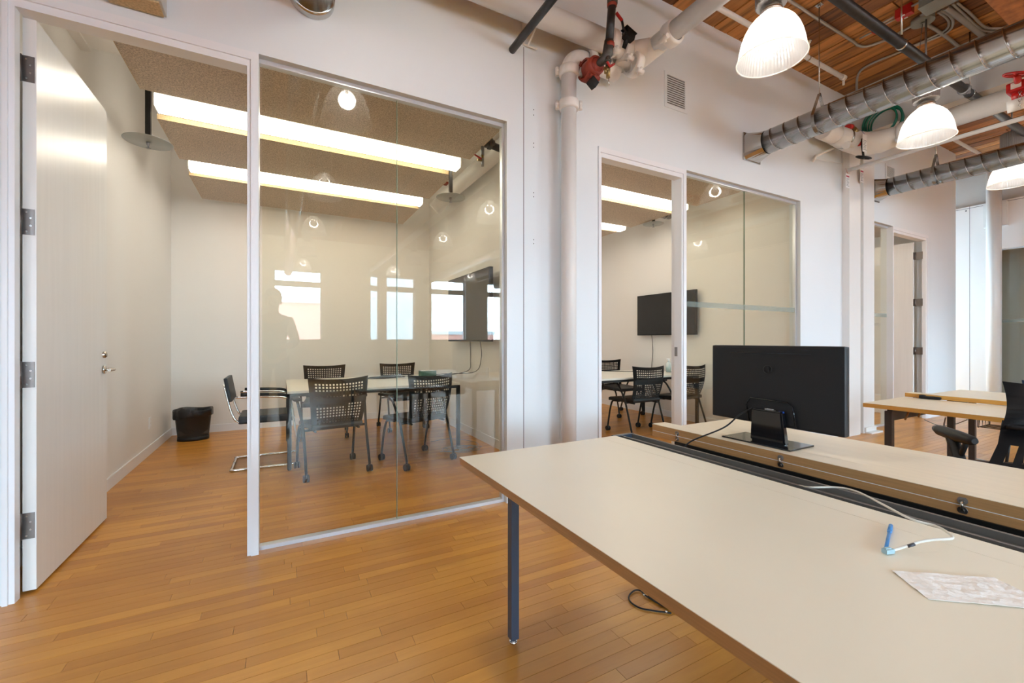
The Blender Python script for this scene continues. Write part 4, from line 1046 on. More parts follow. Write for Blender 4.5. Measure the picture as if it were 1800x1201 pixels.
def cable(name, lab, pts, r, m_, n=8, cat='cable'):
    t = thing(name, lab, cat, tuple(pts[0])); MB().tube(spline(pts, n), r, 8).build('cord', m_, t); return t
cable('television_cable', 'black cable hanging in a curve from the left television, the nearer one', [(2.02, 4.55, 1.18), (2.035, 4.55, 0.98), (2.04, 4.75, 0.80), (1.80, 5.1, 0.76), (1.55, 5.4, 0.722)], 0.004, M['blackp'])
cable('television_cable', 'black cable hanging from the left television with a dark plug, the farther one', [(2.02, 4.85, 1.18), (2.03, 4.86, 0.95), (2.03, 4.95, 0.80), (1.8, 5.2, 0.73), (1.60, 5.3, 0.722)], 0.004, M['blackp'])
cable('television_cable', 'thin black cable below the middle room television', [(5.20, 4.98, 1.27), (5.225, 4.98, 1.0), (5.22, 5.0, 0.75), (5.22, 5.0, 0.35), (5.22, 5.02, 0.3)], 0.004, M['blackp'])
# small things on the tables
t = thing('tissue_box', 'dark green box on the meeting table of the left room', 'box', (1.60, 5.20, 0.716))
MB().box((1.50, 5.14, 0.7162), (1.69, 5.27, 0.80), 0.004).build('carton', M['gbox'], t)
t['label'] = 'dark green box near the right edge of the meeting table in the left room'
MB().box((1.515, 5.15, 0.797), (1.675, 5.26, 0.8025)).build('carton_top', M['card'], t)
t = thing('tangled_cords', 'flat tangle of dark cords lying on the meeting table', 'cable', (1.05, 5.3, 0.716))
m = MB(); rr = random.Random(3)
for k in range(5):
    c = Vector((1.0 + rr.random() * 0.22, 5.28 + rr.random() * 0.1, 0.7205 + 0.003 * k))
    m.tube(spline([c + Vector((math.cos(a) * (0.16 + 0.05 * rr.random()), math.sin(a) * 0.09, 0)) for a in [i * PI / 4 for i in range(9)]], 4), 0.003, 6)
m.build('loops', M['blackp'], t)
t = thing('remote_control', 'small black remote on the meeting table in the left room', 'remote', (1.55, 5.1, 0.716))
MB().box((1.52, 4.98, 0.7162), (1.68, 5.02, 0.735), 0.006, Matrix.Rotation(R(20), 3, 'Z')).build('body', M['blackp'], t)
gp = Vector((4.93, 4.40, 0.716))
t = thing('gel_bottle', 'clear pump bottle of blue-green gel on the middle room table', 'bottle', tuple(gp))
MB().lathe([(0, 0.0), (0.034, 0.0), (0.038, 0.01), (0.038, 0.11), (0.03, 0.135), (0.014, 0.15), (0.014, 0.155)], gp, 24).build('bottle', M['gel'], t)
MB().lathe([(0, 0.004), (0.035, 0.004), (0.036, 0.012), (0.036, 0.075), (0, 0.076)], gp, 24).build('gel', M['gelblue'], t)
MB().cyl(gp + Vector((0, 0, 0.15)), gp + Vector((0, 0, 0.185)), 0.012, 12).box(gp + Vector((-0.045, -0.01, 0.183)), gp + Vector((0.02, 0.01, 0.197)), 0.004).build('pump', M['card'], t)
t = thing('table_cord', 'short black cord with plug lying on the middle room table', 'cable', (4.3, 4.6, 0.716))
MB().tube(spline([(4.25, 4.95, 0.722), (4.35, 4.80, 0.722), (4.6, 4.62, 0.722), (4.85, 4.50, 0.722), (4.88, 4.44, 0.722)], 6), 0.0045, 6).tube([(4.22, 4.98, 0.726), (4.28, 4.92, 0.726)], 0.009, 8).build('cord', M['blackp'], t)
# waste basket
wb = Vector((-0.93, 6.28, 0))
t = thing('waste_basket', 'black wire waste basket with bin liner in the corner of the left room', 'bin', tuple(wb), R(0))
MB().lathe([(0, 0.004), (0.148, 0.004), (0.152, 0.0), (0.152, 0.035), (0.183, 0.35), (0.187, 0.352)], (0, 0, 0), 36, sy=0.8).build('wire_body', M['binmesh'], t, local=True)
MB().lathe([(0.150, 0.0), (0.156, 0.0), (0.156, 0.04), (0.150, 0.04)], (0, 0, 0), 36, sy=0.8).build('base_band', M['blackp'], t, local=True)
m = MB(); pr = [(0.03, 0.09), (0.10, 0.085), (0.148, 0.13), (0.160, 0.20), (0.178, 0.33), (0.182, 0.360), (0.192, 0.366), (0.197, 0.35), (0.195, 0.30), (0.190, 0.285)]
m.lathe(pr, (0, 0, 0), 48, sy=0.8)
rr = random.Random(2)
for v in m.bm.verts:
    a = math.atan2(v.co.y, v.co.x)
    k = 1 + 0.025 * math.sin(7 * a + v.co.z * 30) + 0.02 * math.sin(13 * a)
    v.co.x *= k; v.co.y *= k
    if v.co.z > 0.34: v.co.z += 0.008 * math.sin(3 * a + 1)
    if v.co.z < 0.15: v.co.z += 0.03 * math.sin(2 * a)
    if 0.27 < v.co.z < 0.31 and v.co.x < -0.1: v.co.z -= 0.03
m.build('bin_liner', M['liner'], t, local=True)
# outlets and switches
def outlet(p0, p1, lab):
    t = thing('wall_outlet', lab, 'outlet', tuple(p0))
    MB().box(p0, p1, 0.002).build('plate', M['card'], t)
    c = (Vector(p0) + Vector(p1)) / 2; s = 0.001
    e = Vector((0.0035 * (1 if c.x < 0 else -1), 0, 0))
    m = MB()
    for dz in (-0.02, 0.02): m.box(c + e + Vector((-0.0015, -0.012, dz - 0.011)), c + e + Vector((0.0015, 0.012, dz + 0.011)))
    m.build('sockets', M['frame'], t)
z_ = at_x(263, 744, -1.21)
outlet(Vector((-1.2098, z_.y - 0.037, z_.z - 0.06)), Vector((-1.203, z_.y + 0.037, z_.z + 0.06)), 'white wall outlet low on the left wall of the left room')
z_ = at_x(857, 655, 2.07)
outlet(Vector((2.063, z_.y - 0.037, z_.z - 0.06)), Vector((2.0698, z_.y + 0.037, z_.z + 0.06)), 'wall outlet on the right wall below the left television')
t = thing('cable_heap', 'heap of tangled grey cords on the floor by the meeting table leg', 'cable', (1.66, 4.36, 0))
m = MB(); rr = random.Random(9); base = Vector((1.66, 4.30, 0.006))
for k in range(7):
    a0 = rr.random() * 6; ra, rb = 0.10 + rr.random() * 0.12, 0.05 + rr.random() * 0.10; off = Vector((rr.random() * 0.2 - 0.1, rr.random() * 0.12 - 0.06, 0.005 * k))
    m.tube(spline([base + off + Vector((math.cos(a0 + i * 0.8) * ra, math.sin(a0 + i * 0.8) * rb, 0.008 * (i % 2))) for i in range(8)], 4), 0.0032, 6)
m.tube(spline([base, base + Vector((0.2, 0.0, 0)), base + Vector((0.3, 0.25, 0)), base + Vector((0.1, 0.55, 0)), base + Vector((-0.15, 0.5, 0))], 8), 0.003, 6)
m.build('cords', M['emt'], t)
# ================================================================== open office desks
DA, DB, DY = 0.614, 1.412, 1.583
t = thing('office_desk', 'long cream-topped desk with brown board edge in the front, its far corner nearest the glass', 'desk', (1.0, 0.6, 0))
MB().box((DA, -0.35, 0.7185), (1.3215, DY, 0.720)).build('desktop', M['laminate'], t)
MB().box((1.3228, -0.35, 0.7185), (DB, DY, 0.720)).build('flap_top', M['laminate'], t)
MB().box((DA + 0.0005, -0.35, 0.693), (DB - 0.0005, DY - 0.0005, 0.7183), 0.0008).build('board_core', M['mdf'], t)
for (x, y) in ((0.795, 1.472), (0.795, -0.20), (1.33, 0.60), (1.33, -0.20)):
    MB().box((x - 0.0165, y - 0.0165, 0.018), (x + 0.0165, y + 0.0165, 0.693), 0.002).build('leg', M['leg'], t)
    MB().cyl((x, y, 0.0), (x, y, 0.008), 0.015, 16).cyl((x, y, 0.006), (x, y, 0.02), 0.008, 12).build('foot_glide', M['chrome'], t)
MB().box((0.78, 1.455, 0.655), (1.345, 1.488, 0.692)).box((0.78, -0.217, 0.655), (1.345, -0.184, 0.692)).build('cross_frame', M['leg'], t)

t = thing('cable_rail', 'black grooved cable rail between the front desk and the raised board', 'rail', (1.48, 0.6, 0.70))
m = MB().box((1.422, -0.35, 0.684), (1.548, 1.615, 0.694))
for a, b, z in ((1.422, 1.434, 0.712), (1.446, 1.450, 0.706), (1.462, 1.470, 0.712), (1.500, 1.503, 0.702), (1.536, 1.548, 0.713)): m.box((a, -0.35, 0.69), (b, 1.60, z))
m.build('grooved_profile', M['tray'], t)
MB().box((1.422, 1.60, 0.684), (1.548, 1.622, 0.7135), 0.001).build('end_cap', M['leg'], t)
MB().box((1.45, 0.50, 0.0), (1.50, 0.55, 0.684)).box((1.45, -0.25, 0.0), (1.50, -0.20, 0.684)).build('post', M['tray'], t)
MB().box((1.549, -0.35, 0.618), (1.668, 1.43, 0.624)).box((1.549, -0.35, 0.624), (1.553, 1.43, 0.684)).box((1.6645, -0.35, 0.624), (1.6725, 1.45, 0.692)).build('gap_shade', M['blackm'], t)  # black boxes standing in for the shade between rail and raised board

def raised_desk(x0, x1, x2, ye, ym, z, name_lab, latches, edge):
    t = thing('raised_desk', name_lab, 'desk', ((x0 + x2) / 2, 0.6, 0))
    MB().box((x0, -0.35, z - 0.0015), (x1, ye, z)).box((x1 + 0.0006, -0.35, z - 0.0015), (x2, ym, z)).build('desktop', M['birch'], t)
    MB().box((x0 + 0.0005, -0.35, z - 0.0320), (x1 - 0.0003, ye - 0.0005, z - 0.0017), 0.0008).box((x1 - 0.001, -0.35, z - 0.032), (x2 - 0.0005, ym - 0.0005, z - 0.0017)).build('upper_board', edge, t)
    if latches:
        MB().box((x0 + 0.0012, -0.35, z - 0.0345), (x1 - 0.001, ye - 0.001, z - 0.0318)).build('white_seam', M['card'], t)
        MB().box((x0 + 0.0005, -0.35, z - 0.063), (x1 - 0.0005, ye - 0.0005, z - 0.0343), 0.0008).box((x1 - 0.001, -0.35, z - 0.063), (x2 - 0.0005, ym - 0.0005, z - 0.0343)).build('lower_board', edge, t)
    for (px, py) in latches:
        p = at_x(px, py, x0); zc = z - 0.033
        m = MB()
        for s in (-1, 1): m.cyl((x0 - 0.0012, p.y, zc + s * 0.014), (x0 + 0.004, p.y, zc + s * 0.013), 0.0110, 20)
        o = m.build('latch', M['hinge'], t)
        MB().cyl((x0 - 0.004, p.y, zc - 0.012), (x0 - 0.004, p.y, zc + 0.012), 0.003, 8).cyl((x0 - 0.005, p.y, zc - 0.0135), (x0 - 0.001, p.y, zc - 0.0135), 0.005, 12).cyl((x0 - 0.005, p.y, zc + 0.0135), (x0 - 0.001, p.y, zc + 0.0135), 0.005, 12).build('latch_bar', M['nickel'], o)
    zb = z - (0.063 if latches else 0.032)
    for x in (x1 + 0.02, x2 - 0.12):
        for y in (ym - 0.12, -0.2):
            MB().box((x, y, 0.0), (x + 0.038, y + 0.038, zb)).build('leg', M['brownleg'], t)
    MB().box((x1 + 0.02, ym - 0.11, zb - 0.05), (x2 - 0.09, ym - 0.085, zb)).build('cross_frame', M['brownleg'], t)
    return t
raised_desk(1.674, 1.762, 2.168, 1.60, 1.497, 0.751, 'raised desk of two stacked boards with latches, carrying the monitor', [(1190, 765), (1372, 812), (1692, 885)], M['mdf'])
t = thing('office_desk', 'lower pale-topped desk with golden edge on dark brown legs at the right', 'desk', (4.1, 0.6, 0))
MB().box((3.76, -0.9, 0.7185), (4.43, 1.56, 0.720)).build('desktop', M['birch'], t)
MB().box((3.7605, -0.9, 0.690), (4.4295, 1.5595, 0.7183), 0.001).build('board_core', M['mdf2'], t)
for (x, y) in ((3.86, 1.44), (3.86, -0.6)):
    MB().box((x - 0.021, y - 0.021, 0), (x + 0.021, y + 0.021, 0.668)).build('leg', M['brownleg'], t)
MB().box((3.865, 1.425, 0.60), (4.43, 1.455, 0.69)).box((3.865, -0.62, 0.62), (4.43, -0.59, 0.69)).build('cross_frame', M['brownleg'], t)
MB().tube([(4.0, 1.40, 0.60), (4.10, 1.40, 0.69)], 0.006, 6).tube([(4.22, 1.40, 0.60), (4.32, 1.40, 0.69)], 0.006, 6).build('brace', M['mdf'], t)
raised_desk(4.45, 4.56, 5.14, 1.56, 1.43, 0.754, 'raised pale desk with golden edge, behind the lower one at the right', [], M['mdf2'])
pc = at_z(1635, 702, 0.7205)
t = thing('desk_phone', 'small black handset lying at the back of the lower right desk', 'phone', tuple(pc))
m = MB().box(pc + Vector((-0.022, -0.062, 0)), pc + Vector((0.022, 0.062, 0.022)), 0.008, Matrix.Rotation(R(8), 3, 'Z')); m.box(pc + Vector((-0.02, 0.03, 0.018)), pc + Vector((0.02, 0.06, 0.028)), 0.006)
m.build('body', M['blackp'], t)
# wire basket and cords below the right desks
t = thing('wire_basket', 'black wire cable basket hung under the right desks', 'basket', (4.6, 0.6, 0.6))
m = MB()
for x in (4.50, 4.56, 4.62, 4.68): m.tube([(x, 1.15, 0.60), (x, 1.15, 0.545), (x, -0.2, 0.545), (x, -0.2, 0.60)], 0.0035, 5)
for y in (1.15, 0.95, 0.75, 0.55, 0.35, 0.15, -0.05): m.tube([(4.47, y, 0.66), (4.47, y, 0.545), (4.71, y, 0.545), (4.71, y, 0.66)], 0.0035, 5)
m.build('wires', M['blackm'], t)
t = thing('power_block', 'black power block under the lower right desk', 'adapter', (4.1, 0.7, 0.66))
MB().box((4.08, 0.55, 0.645), (4.16, 0.90, 0.6895), 0.012).build('block', M['blackp'], t)
cable('drooping_cable', 'grey cord drooping from the right desk to the floor in a wide curve', [at_y(1662, 735, 1.2), at_y(1660, 758, 1.15), at_z(1672, 790, 0.16), at_z(1700, 802, 0.06), at_z(1740, 812, 0.01), at_z(1790, 822, 0.006)], 0.004, M['greybox'])
cable('drooping_cable', 'thin cord sagging below the right desk towards the wall', [at_y(1625, 738, 1.5), at_y(1650, 748, 1.45), at_y(1675, 747, 1.35), at_y(1700, 738, 1.1)], 0.003, M['greybox'])

# ---- monitor
t = thing('computer_monitor', 'black widescreen monitor seen from behind on the raised desk', 'monitor', (1.80, 1.06, 0.751))
m = MB().box((1.770, 0.790, 0.828), (1.806, 1.328, 1.157), 0.010)
for v in m.bm.verts:
    if v.co.x < 1.785:
        k = max(abs(v.co.y - 1.06) / 0.27, abs(v.co.z - 0.99) / 0.165)
        if k > 0.93: v.co.x += 0.006
m.build('back_shell', M['blackp'], t)
MB().box((1.805, 0.792, 0.830), (1.812, 1.326, 1.155), 0.003).build('bezel', M['blackg'], t)
MB().box((1.8118, 0.806, 0.850), (1.8130, 1.312, 1.142)).build('screen', M['screen'], t)
za, zb = at_x(1350, 703, 1.765).z, 0.835
pY = lambda px: at_x(px, 700, 1.765).y
m = MB()
path = [(1.768, pY(1316), zb), (1.768, pY(1311), za - 0.03), (1.768, pY(1318), za), (1.768, pY(1383), za - 0.003), (1.768, pY(1393), za - 0.02), (1.768, pY(1398), zb)]
m.tube(path, 0.003, 6)
m.build('recess_rim', M['blackg'], t)
m = MB().box((1.7665, pY(1360), 0.891), (1.7705, pY(1347), 0.8975)); o = m.build('video_port', M['steel'], t)
MB().cyl((1.766, pY(1345), 0.894), (1.77, pY(1345), 0.894), 0.003, 8).cyl((1.766, pY(1362), 0.892), (1.77, pY(1362), 0.892), 0.003, 8).build('port_screw', M['steel'], t)
MB().box((1.765, pY(1377), 0.885), (1.7705, pY(1368), 0.893)).build('blue_port', M['vga'], t)
m = MB().lathe([(0.014, -0.001), (0.016, -0.0015), (0.018, -0.001), (0.018, 0.002)], (1.7695, pY(1348), 1.058), 28, 'X').box((1.7685, pY(1348) - 0.006, 1.05), (1.7700, pY(1348) + 0.006, 1.066)); m.build('emblem', M['blackp'], t)
MB().box((1.7692, pY(1425), 1.1245), (1.7705, pY(1282), 1.127)).build('vent_slot', M['blackg'], t)
m = MB()
A = [(1.752, 0.985, 0.757), (1.752, 1.130, 0.757), (1.744, 1.118, 0.893), (1.744, 0.995, 0.893)]
B = [(1.785, 0.985, 0.757), (1.785, 1.130, 0.757), (1.772, 1.118, 0.893), (1.772, 0.995, 0.893)]
va = [m.bm.verts.new(p) for p in A]; vb_ = [m.bm.verts.new(p) for p in B]
m.bm.faces.new(va); m.bm.faces.new(list(reversed(vb_)))
for i in range(4): m.bm.faces.new((va[i], va[(i + 1) % 4], vb_[(i + 1) % 4], vb_[i]))
bmesh.ops.bevel(m.bm, geom=m.bm.edges[:], offset=0.006, segments=2, affect='EDGES')
m.build('stand_neck', M['blackg'], t)
MB().box((1.715, 0.945, 0.7512), (1.885, 1.235, 0.757), 0.0025).build('stand_base', M['blackg'], t)
cable('monitor_cable', 'black cord from the back of the monitor into the cable rail', [at_x(1322, 718, 1.765), at_x(1300, 729, 1.74), at_x(1272, 752, 1.66), (1.585, 1.29, 0.735), (1.565, 1.315, 0.69)], 0.0032, M['blackp'])

# ---- things on the front desk
P = at_z
cp = [P(1405, 854, 0.700), P(1425, 857, 0.722), P(1470, 857, 0.728), P(1505, 864, 0.735), P(1550, 886, 0.742), P(1600, 912, 0.738), P(1645, 925, 0.735), P(1668, 938, 0.742), P(1674, 946, 0.748), P(1660, 948, 0.748), P(1640, 949, 0.745), P(1612, 954, 0.738), P(1585, 963, 0.729), P(1565, 969, 0.7255)]
t = thing('network_cable', 'white network cable looping from the cable rail over the front desk', 'cable', tuple(cp[0]))
MB().tube(spline(cp, 8), 0.0029, 10).build('cord', M['wcable'], t)
c = (P(1600, 959, 0.7335)); MB().tube([P(1596, 960.5, 0.7325), P(1607, 957, 0.736)], 0.0032, 10).build('print_band', M['ink'], t)
a_, b_ = P(1568, 968, 0.7255), P(1532, 973, 0.7255)
d_ = (b_ - a_).normalized(); s_ = Vector((-d_.y, d_.x, 0))
MB().tube([a_ + d_ * -0.006, a_ + d_ * 0.006], [0.0032, 0.0048], 8).build('boot', M['plug'], t)
m = MB().box((-0.0, -0.006, -0.004), (0.022, 0.006, 0.005), 0.001).box((0.006, -0.003, 0.005), (0.020, 0.003, 0.0075)); m.xform(Matrix.Translation(a_) @ Matrix.Rotation(math.atan2(d_.y, d_.x), 4, 'Z')); m.build('clear_plug', M['plug'], t)
m = MB().box((0.010, -0.0045, -0.002), (0.019, 0.0045, 0.0052)); m.xform(Matrix.Translation(a_) @ Matrix.Rotation(math.atan2(d_.y, d_.x), 4, 'Z')); m.build('plug_contacts', M['brass'], t)
a_, b_ = P(1566, 924, 0.7245), P(1557, 966, 0.7245)
t = thing('blue_pen', 'short blue plastic pen cap lying behind the cable plug on the front desk', 'pen', tuple(a_))
d_ = (b_ - a_)
MB().tube([a_, a_ + d_ * 0.28], [0.0042, 0.0048], 12).tube([a_ + d_ * 0.28, a_ + d_ * 0.34], [0.0048, 0.0036], 12).tube([a_ + d_ * 0.1 + Vector((0.004, 0, 0.002)), a_ + d_ * 0.42 + Vector((0.005, 0, 0.002))], 0.0014, 6).build('cap', M['pen'], t)
MB().tube([a_ + d_ * 0.33, b_], 0.0034, 12).build('barrel', M['pen'], t)
poly = [P(1568, 1004, 0.7212), P(1748, 1017, 0.7212), P(1840, 1062, 0.7212), P(1830, 1072, 0.7212), P(1632, 1054, 0.7212)]
bm = bmesh.new(); vs = [bm.verts.new(p) for p in poly]; f = bm.faces.new(vs)
bmesh.ops.triangulate(bm, faces=[f]); bmesh.ops.subdivide_edges(bm, edges=bm.edges[:], cuts=9, use_grid_fill=True)
from mathutils import noise as mnoise
for v in bm.verts:
    v.co.z = 0.7213 + 0.0032 * abs(mnoise.noise(v.co * 55)) + 0.0018 * abs(mnoise.noise(v.co * 160))
m = MB(); m.bm.free(); m.bm = bm
bmesh.ops.solidify(bm, geom=bm.faces[:], thickness=-0.0006)
t = thing('paper_napkin', 'crumpled white paper napkin on the front desk near the right edge', 'napkin', tuple(P(1690, 1040, 0.7205)))
m.build('napkin_sheet', M['paper'], t)
t['label'] = 'creased white paper napkin lying flat on the front desk'
t = thing('looped_cable', 'black looped cord on the floor under the front desk edge', 'cable', tuple(P(1120, 1040, 0.0)))
cp = [P(1180, 1078, 0.006), P(1150, 1074, 0.006), P(1125, 1069, 0.006), P(1108, 1058, 0.006), P(1106, 1047, 0.006), P(1116, 1038, 0.008), P(1126, 1039, 0.008), P(1136, 1048, 0.008), P(1165, 1065, 0.008), P(1200, 1080, 0.008)]
MB().tube(spline(cp, 8), 0.0036, 8).tube([P(1140, 1048, 0.010), P(1185, 1072, 0.010)], 0.008, 8).build('cord', M['blackp'], t)
MB().cyl(P(1131, 1046, 0.010), P(1134, 1048, 0.010), 0.0048, 8).cyl(P(1169, 1075, 0.009), P(1173, 1076, 0.009), 0.0048, 8).build('metal_tip', M['nickel'], t)
t = thing('floor_scratch', 'x', 'mark') if False else None

# ---- office chair at the right edge
def office_chair(loc, rz, lab):
    t = thing('office_chair', lab, 'chair', loc, rz)
    m = MB()
    for k in range(5):
        a = 2 * PI * k / 5 + 0.3; c, s = math.cos(a), math.sin(a)
        m.tube([(0.03 * c, 0.03 * s, 0.11), (0.17 * c, 0.17 * s, 0.10), (0.30 * c, 0.30 * s, 0.075)], [0.028, 0.022, 0.016], 10)
    m.build('star_base', M['blackp'], t, local=True)
    for k in range(5):
        a = 2 * PI * k / 5 + 0.3; m = MB(); caster(m, 0.30 * math.cos(a), 0.30 * math.sin(a)); m.build('caster', M['blackp'], t, local=True)
    MB().cyl((0, 0, 0.10), (0, 0, 0.30), 0.028, 20).cyl((0, 0, 0.30), (0, 0, 0.40), 0.02, 16).box((-0.12, -0.18, 0.395), (0.12, 0.12, 0.435), 0.015).build('gas_lift', M['blackm'], t, local=True)
    MB().box((-0.25, -0.22, 0.435), (0.25, 0.25, 0.50), 0.028).build('seat', M['blackp'], t, local=True)
    mesh_back(0.66, 0.39, 0.50, 0.77, -0.245, -0.225, 0.07, nx=9, nz=1, band=(6, 9), bw=1.5).build('lower_back', M['blackp'], t, local=True)
    mesh_back(0.43, 0.47, 0.762, 0.965, -0.225, -0.27, 0.05, nx=5, nz=16, band=(20, 21), bw=2.2).build('upper_back', M['blackp'], t, local=True)
    MB().tube(spline([(-0.20, -0.185, 0.765), (-0.1, -0.235, 0.765), (0, -0.25, 0.765), (0.1, -0.235, 0.765), (0.20, -0.185, 0.765)], 4), 0.016, 8).build('back_frame', M['blackp'], t, local=True)
    MB().tube(spline([(0, -0.17, 0.41), (0, -0.28, 0.45), (0, -0.31, 0.60), (0, -0.27, 0.77)], 5), 0.024, 10).build('back_spine', M['blackp'], t, local=True)
    for s in (-1, 1):
        MB().tube([(s * 0.29, -0.14, 0.672), (s * 0.29, -0.12, 0.672), (s * 0.29, -0.02, 0.672), (s * 0.29, 0.12, 0.676), (s * 0.285, 0.17, 0.678), (s * 0.285, 0.18, 0.678)], [0.014, 0.024, 0.031, 0.029, 0.018, 0.006], 16).build('armrest', M['blackp'], t, local=True)
        MB().tube(spline([(s * 0.16, -0.02, 0.425), (s * 0.27, -0.02, 0.44), (s * 0.30, -0.06, 0.52), (s * 0.295, -0.02, 0.60), (s * 0.29, 0.03, 0.66)], 5), 0.026, 10).tube([(s * 0.30, -0.03, 0.53), (s * 0.295, -0.08, 0.64), (s * 0.29, -0.07, 0.67)], 0.012, 8).build('arm_support', M['blackm'], t, local=True)
    return t
oc = office_chair((3.36, 0.69, 0), R(-45), 'black office chair with slotted mesh back at the right desks')
t = thing('side_chair', 'slate blue chair back just visible beyond the right desks', 'chair', (5.85, 1.05, 0), R(90))
MB().box((-0.23, -0.22, 0.43), (0.23, 0.22, 0.47), 0.015).build('seat', M['blueseat'], t, local=True)
mesh_back(0.36, 0.46, 0.46, 0.79, -0.22, -0.28, 0.05, nx=6, nz=5, holes=False).build('backrest', M['blueseat'], t, local=True)
for s in (-1, 1):
    for y in (-0.2, 0.2):
        MB().cyl((s * 0.20, y * 0.9, 0.44), (s * 0.23, y * 1.15, 0.0), 0.011, 10).build('leg', M['blackm'], t, local=True)

# ================================================================== the photographer, seen mirrored in the glass
def skin_mesh(name, verts, edges, radii, m_, parent, sub=2):
    me = bpy.data.meshes.new(name); me.from_pydata(verts, edges, []); me.materials.append(m_)
    o = bpy.data.objects.new(name, me); C.objects.link(o); o.parent = parent
    o.modifiers.new('skin', 'SKIN'); s = o.modifiers.new('smooth', 'SUBSURF'); s.levels = sub; s.render_levels = sub
    lay = me.skin_vertices[0] if me.skin_vertices else None
    if lay is None:
        bm = bmesh.new(); bm.from_mesh(me); bm.verts.layers.skin.verify(); bm.to_mesh(me); bm.free(); lay = me.skin_vertices[0]
    for i, r in enumerate(radii):
        r = r if isinstance(r, tuple) else (r, r)
        lay.data[i].radius = r; lay.data[i].use_root = (i == 0)
    for p in me.polygons: p.use_smooth = True
    o.modifiers['skin'].use_smooth_shade = True
    return o
t = thing('person', 'person in dark clothes seen only as a reflection in the left glass', 'person', (-0.10, -0.62, 0))
V = []; E = []; RR = []
def ad(p, r, par=None):
    V.append(p); RR.append(r)
    if par is not None: E.append((par, len(V) - 1))
    return len(V) - 1
pel = ad((0, 0, 0.95), (0.15, 0.105)); wa = ad((0, 0.0, 1.10), (0.135, 0.095), pel); ch = ad((0, -0.01, 1.30), (0.165, 0.115), wa); up_ = ad((0, 0, 1.45), (0.13, 0.085), ch)
nk = ad((0, 0.0, 1.53), (0.056, 0.056), up_); jw = ad((0, 0.03, 1.60), (0.072, 0.085), nk); hd = ad((0, 0.015, 1.685), (0.092, 0.112), jw); tp = ad((0, 0.005, 1.76), (0.072, 0.09), hd)
nose = ad((0, 0.128, 1.645), 0.013, None); E.append((hd, nose))
for s in (-1, 1):
    sh = ad((s * 0.17, 0, 1.43), 0.062, up_); el = ad((s * 0.255, 0.02, 1.15), 0.045, sh); wr = ad((s * 0.17, 0.24, 1.10), 0.029, el); pa = ad((s * 0.14, 0.31, 1.115), (0.020, 0.036), wr)
    for k in range(4):
        dx = (k - 1.5) * 0.019
        L_ = (0.030, 0.036, 0.034, 0.027)[k]
        f1 = ad((s * 0.135 + dx, 0.345, 1.118), 0.0095, pa); f2 = ad((s * 0.13 + dx, 0.345 + L_, 1.108), 0.0085, f1); ad((s * 0.125 + dx, 0.35 + L_ * 1.3, 1.085), 0.0075, f2)
    th = ad((s * 0.10, 0.30, 1.105), 0.011, wr); ad((s * 0.085, 0.335, 1.10), 0.009, th)
    hp = ad((s * 0.095, 0, 0.88), 0.090, pel); kn = ad((s * 0.115, 0.015, 0.50), 0.058, hp); an = ad((s * 0.125, -0.02, 0.10), 0.038, kn); he = ad((s * 0.128, 0.0, 0.045), (0.035, 0.032), an); ad((s * 0.14, 0.15, 0.032), (0.040, 0.022), he)
body = skin_mesh('body', V, E, RR, M['skin'], t)
shirt = skin_mesh('shirt', [(0, 0, 0.86), (0, 0, 1.10), (0, -0.01, 1.30), (0, 0, 1.46), (0.17, 0, 1.43), (0.255, 0.02, 1.15), (0.18, 0.20, 1.105), (-0.17, 0, 1.43), (-0.255, 0.02, 1.15), (-0.18, 0.20, 1.105)],
                  [(0, 1), (1, 2), (2, 3), (3, 4), (4, 5), (5, 6), (3, 7), (7, 8), (8, 9)], [(0.165, 0.12), (0.152, 0.112), (0.182, 0.132), (0.14, 0.10), 0.078, 0.060, 0.046, 0.078, 0.060, 0.046], M['shirt'], t)
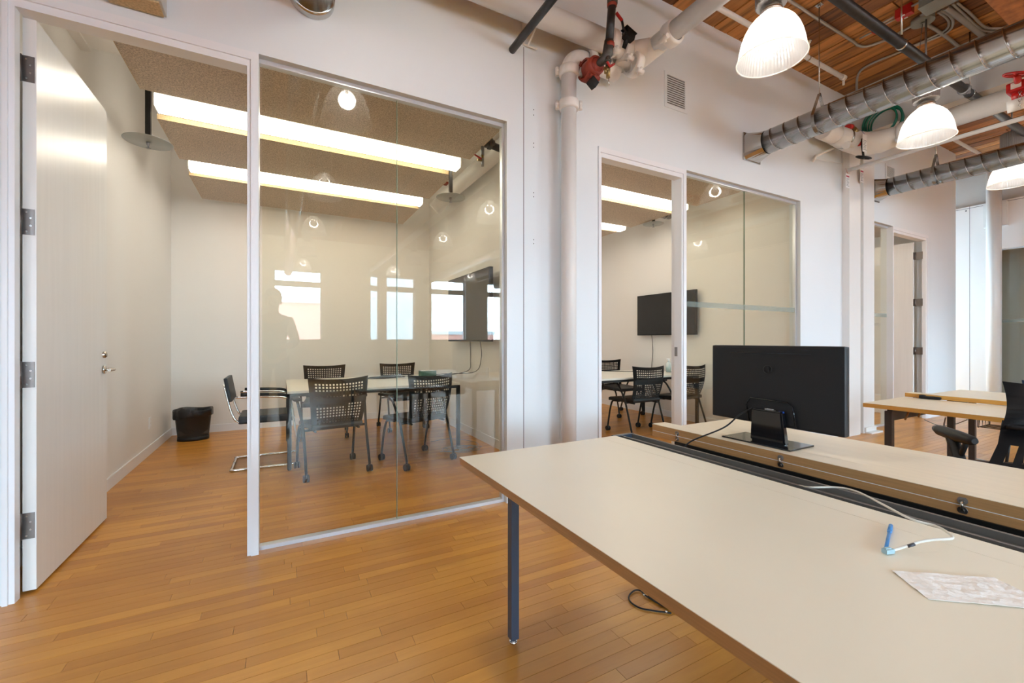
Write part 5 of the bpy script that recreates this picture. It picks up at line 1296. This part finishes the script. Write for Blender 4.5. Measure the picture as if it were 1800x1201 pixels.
tr_ = skin_mesh('trousers', [(0, 0, 1.00), (0.095, 0, 0.88), (0.115, 0.015, 0.50), (0.125, -0.02, 0.09), (-0.095, 0, 0.88), (-0.115, 0.015, 0.50), (-0.125, -0.02, 0.09)],
                [(0, 1), (1, 2), (2, 3), (0, 4), (4, 5), (5, 6)], [(0.16, 0.115), 0.105, 0.075, 0.058, 0.105, 0.075, 0.058], M['trousers'], t)
skin_mesh('hair', [(0, -0.055, 1.62), (0, -0.045, 1.70), (0, -0.01, 1.77), (0, 0.03, 1.785)], [(0, 1), (1, 2), (2, 3)], [(0.075, 0.06), (0.112, 0.105), (0.105, 0.11), (0.08, 0.08)], M['hair'], t)
for s in (-1, 1):
    MB().lathe([(0, 0.012), (0.008, 0.009), (0.011, 0)], (-0.10 + s * 0.032, -0.62 + 0.106, 1.672), 12, 'Y').build('eye', M['blackg'], t)
    MB().box((-0.10 + s * 0.082 - 0.008, -0.62 + 0.0, 1.63), (-0.10 + s * 0.082 + 0.014, -0.62 + 0.04, 1.69), 0.006).build('ear', M['skin'], t)
    MB().box((-0.10 + s * 0.135 - 0.048, -0.62 - 0.09, 0.0), (-0.10 + s * 0.135 + 0.048, -0.62 + 0.20, 0.075), 0.03).build('shoe', M['blackp'], t)

# ================================================================== outside the window wall
smesh('ground_outside', MB().box((-60, -90, -9.2), (60, -9.5, -9)), M['stone'])
def building(x0, x1, y, z1, m_, lab, cols, rows, zr):
    t = thing('building', lab, 'building', ((x0 + x1) / 2, y, -9))
    MB().box((x0, y - 8, -9), (x1, y, z1)).build('wall', m_, t)
    MB().box((x0 - 0.1, y - 0.1, z1 - 0.4), (x1 + 0.1, y + 0.15, z1)).build('cornice', M['card'], t)
    cw = (x1 - x0) / cols
    for i in range(cols):
        for j in range(rows):
            a = x0 + cw * (i + 0.25)
            MB().box((a, y - 0.02, zr + 3.2 * j), (a + cw * 0.5, y + 0.03, zr + 3.2 * j + 1.7)).build('window', M['steel_dark'], t)
    return t
building(-16, 5.4, -28, 4.2, M['brick'], 'pale red brick building outside the window wall', 5, 2, -5.0)
building(5.9, 10.6, -28, 9.0, M['stone'], 'grey glazed building outside beside the brick one', 4, 3, -2.0)
building(11.5, 22, -40, 2.2, M['brick'], 'low distant brick building under open sky outside', 6, 1, -1.5)
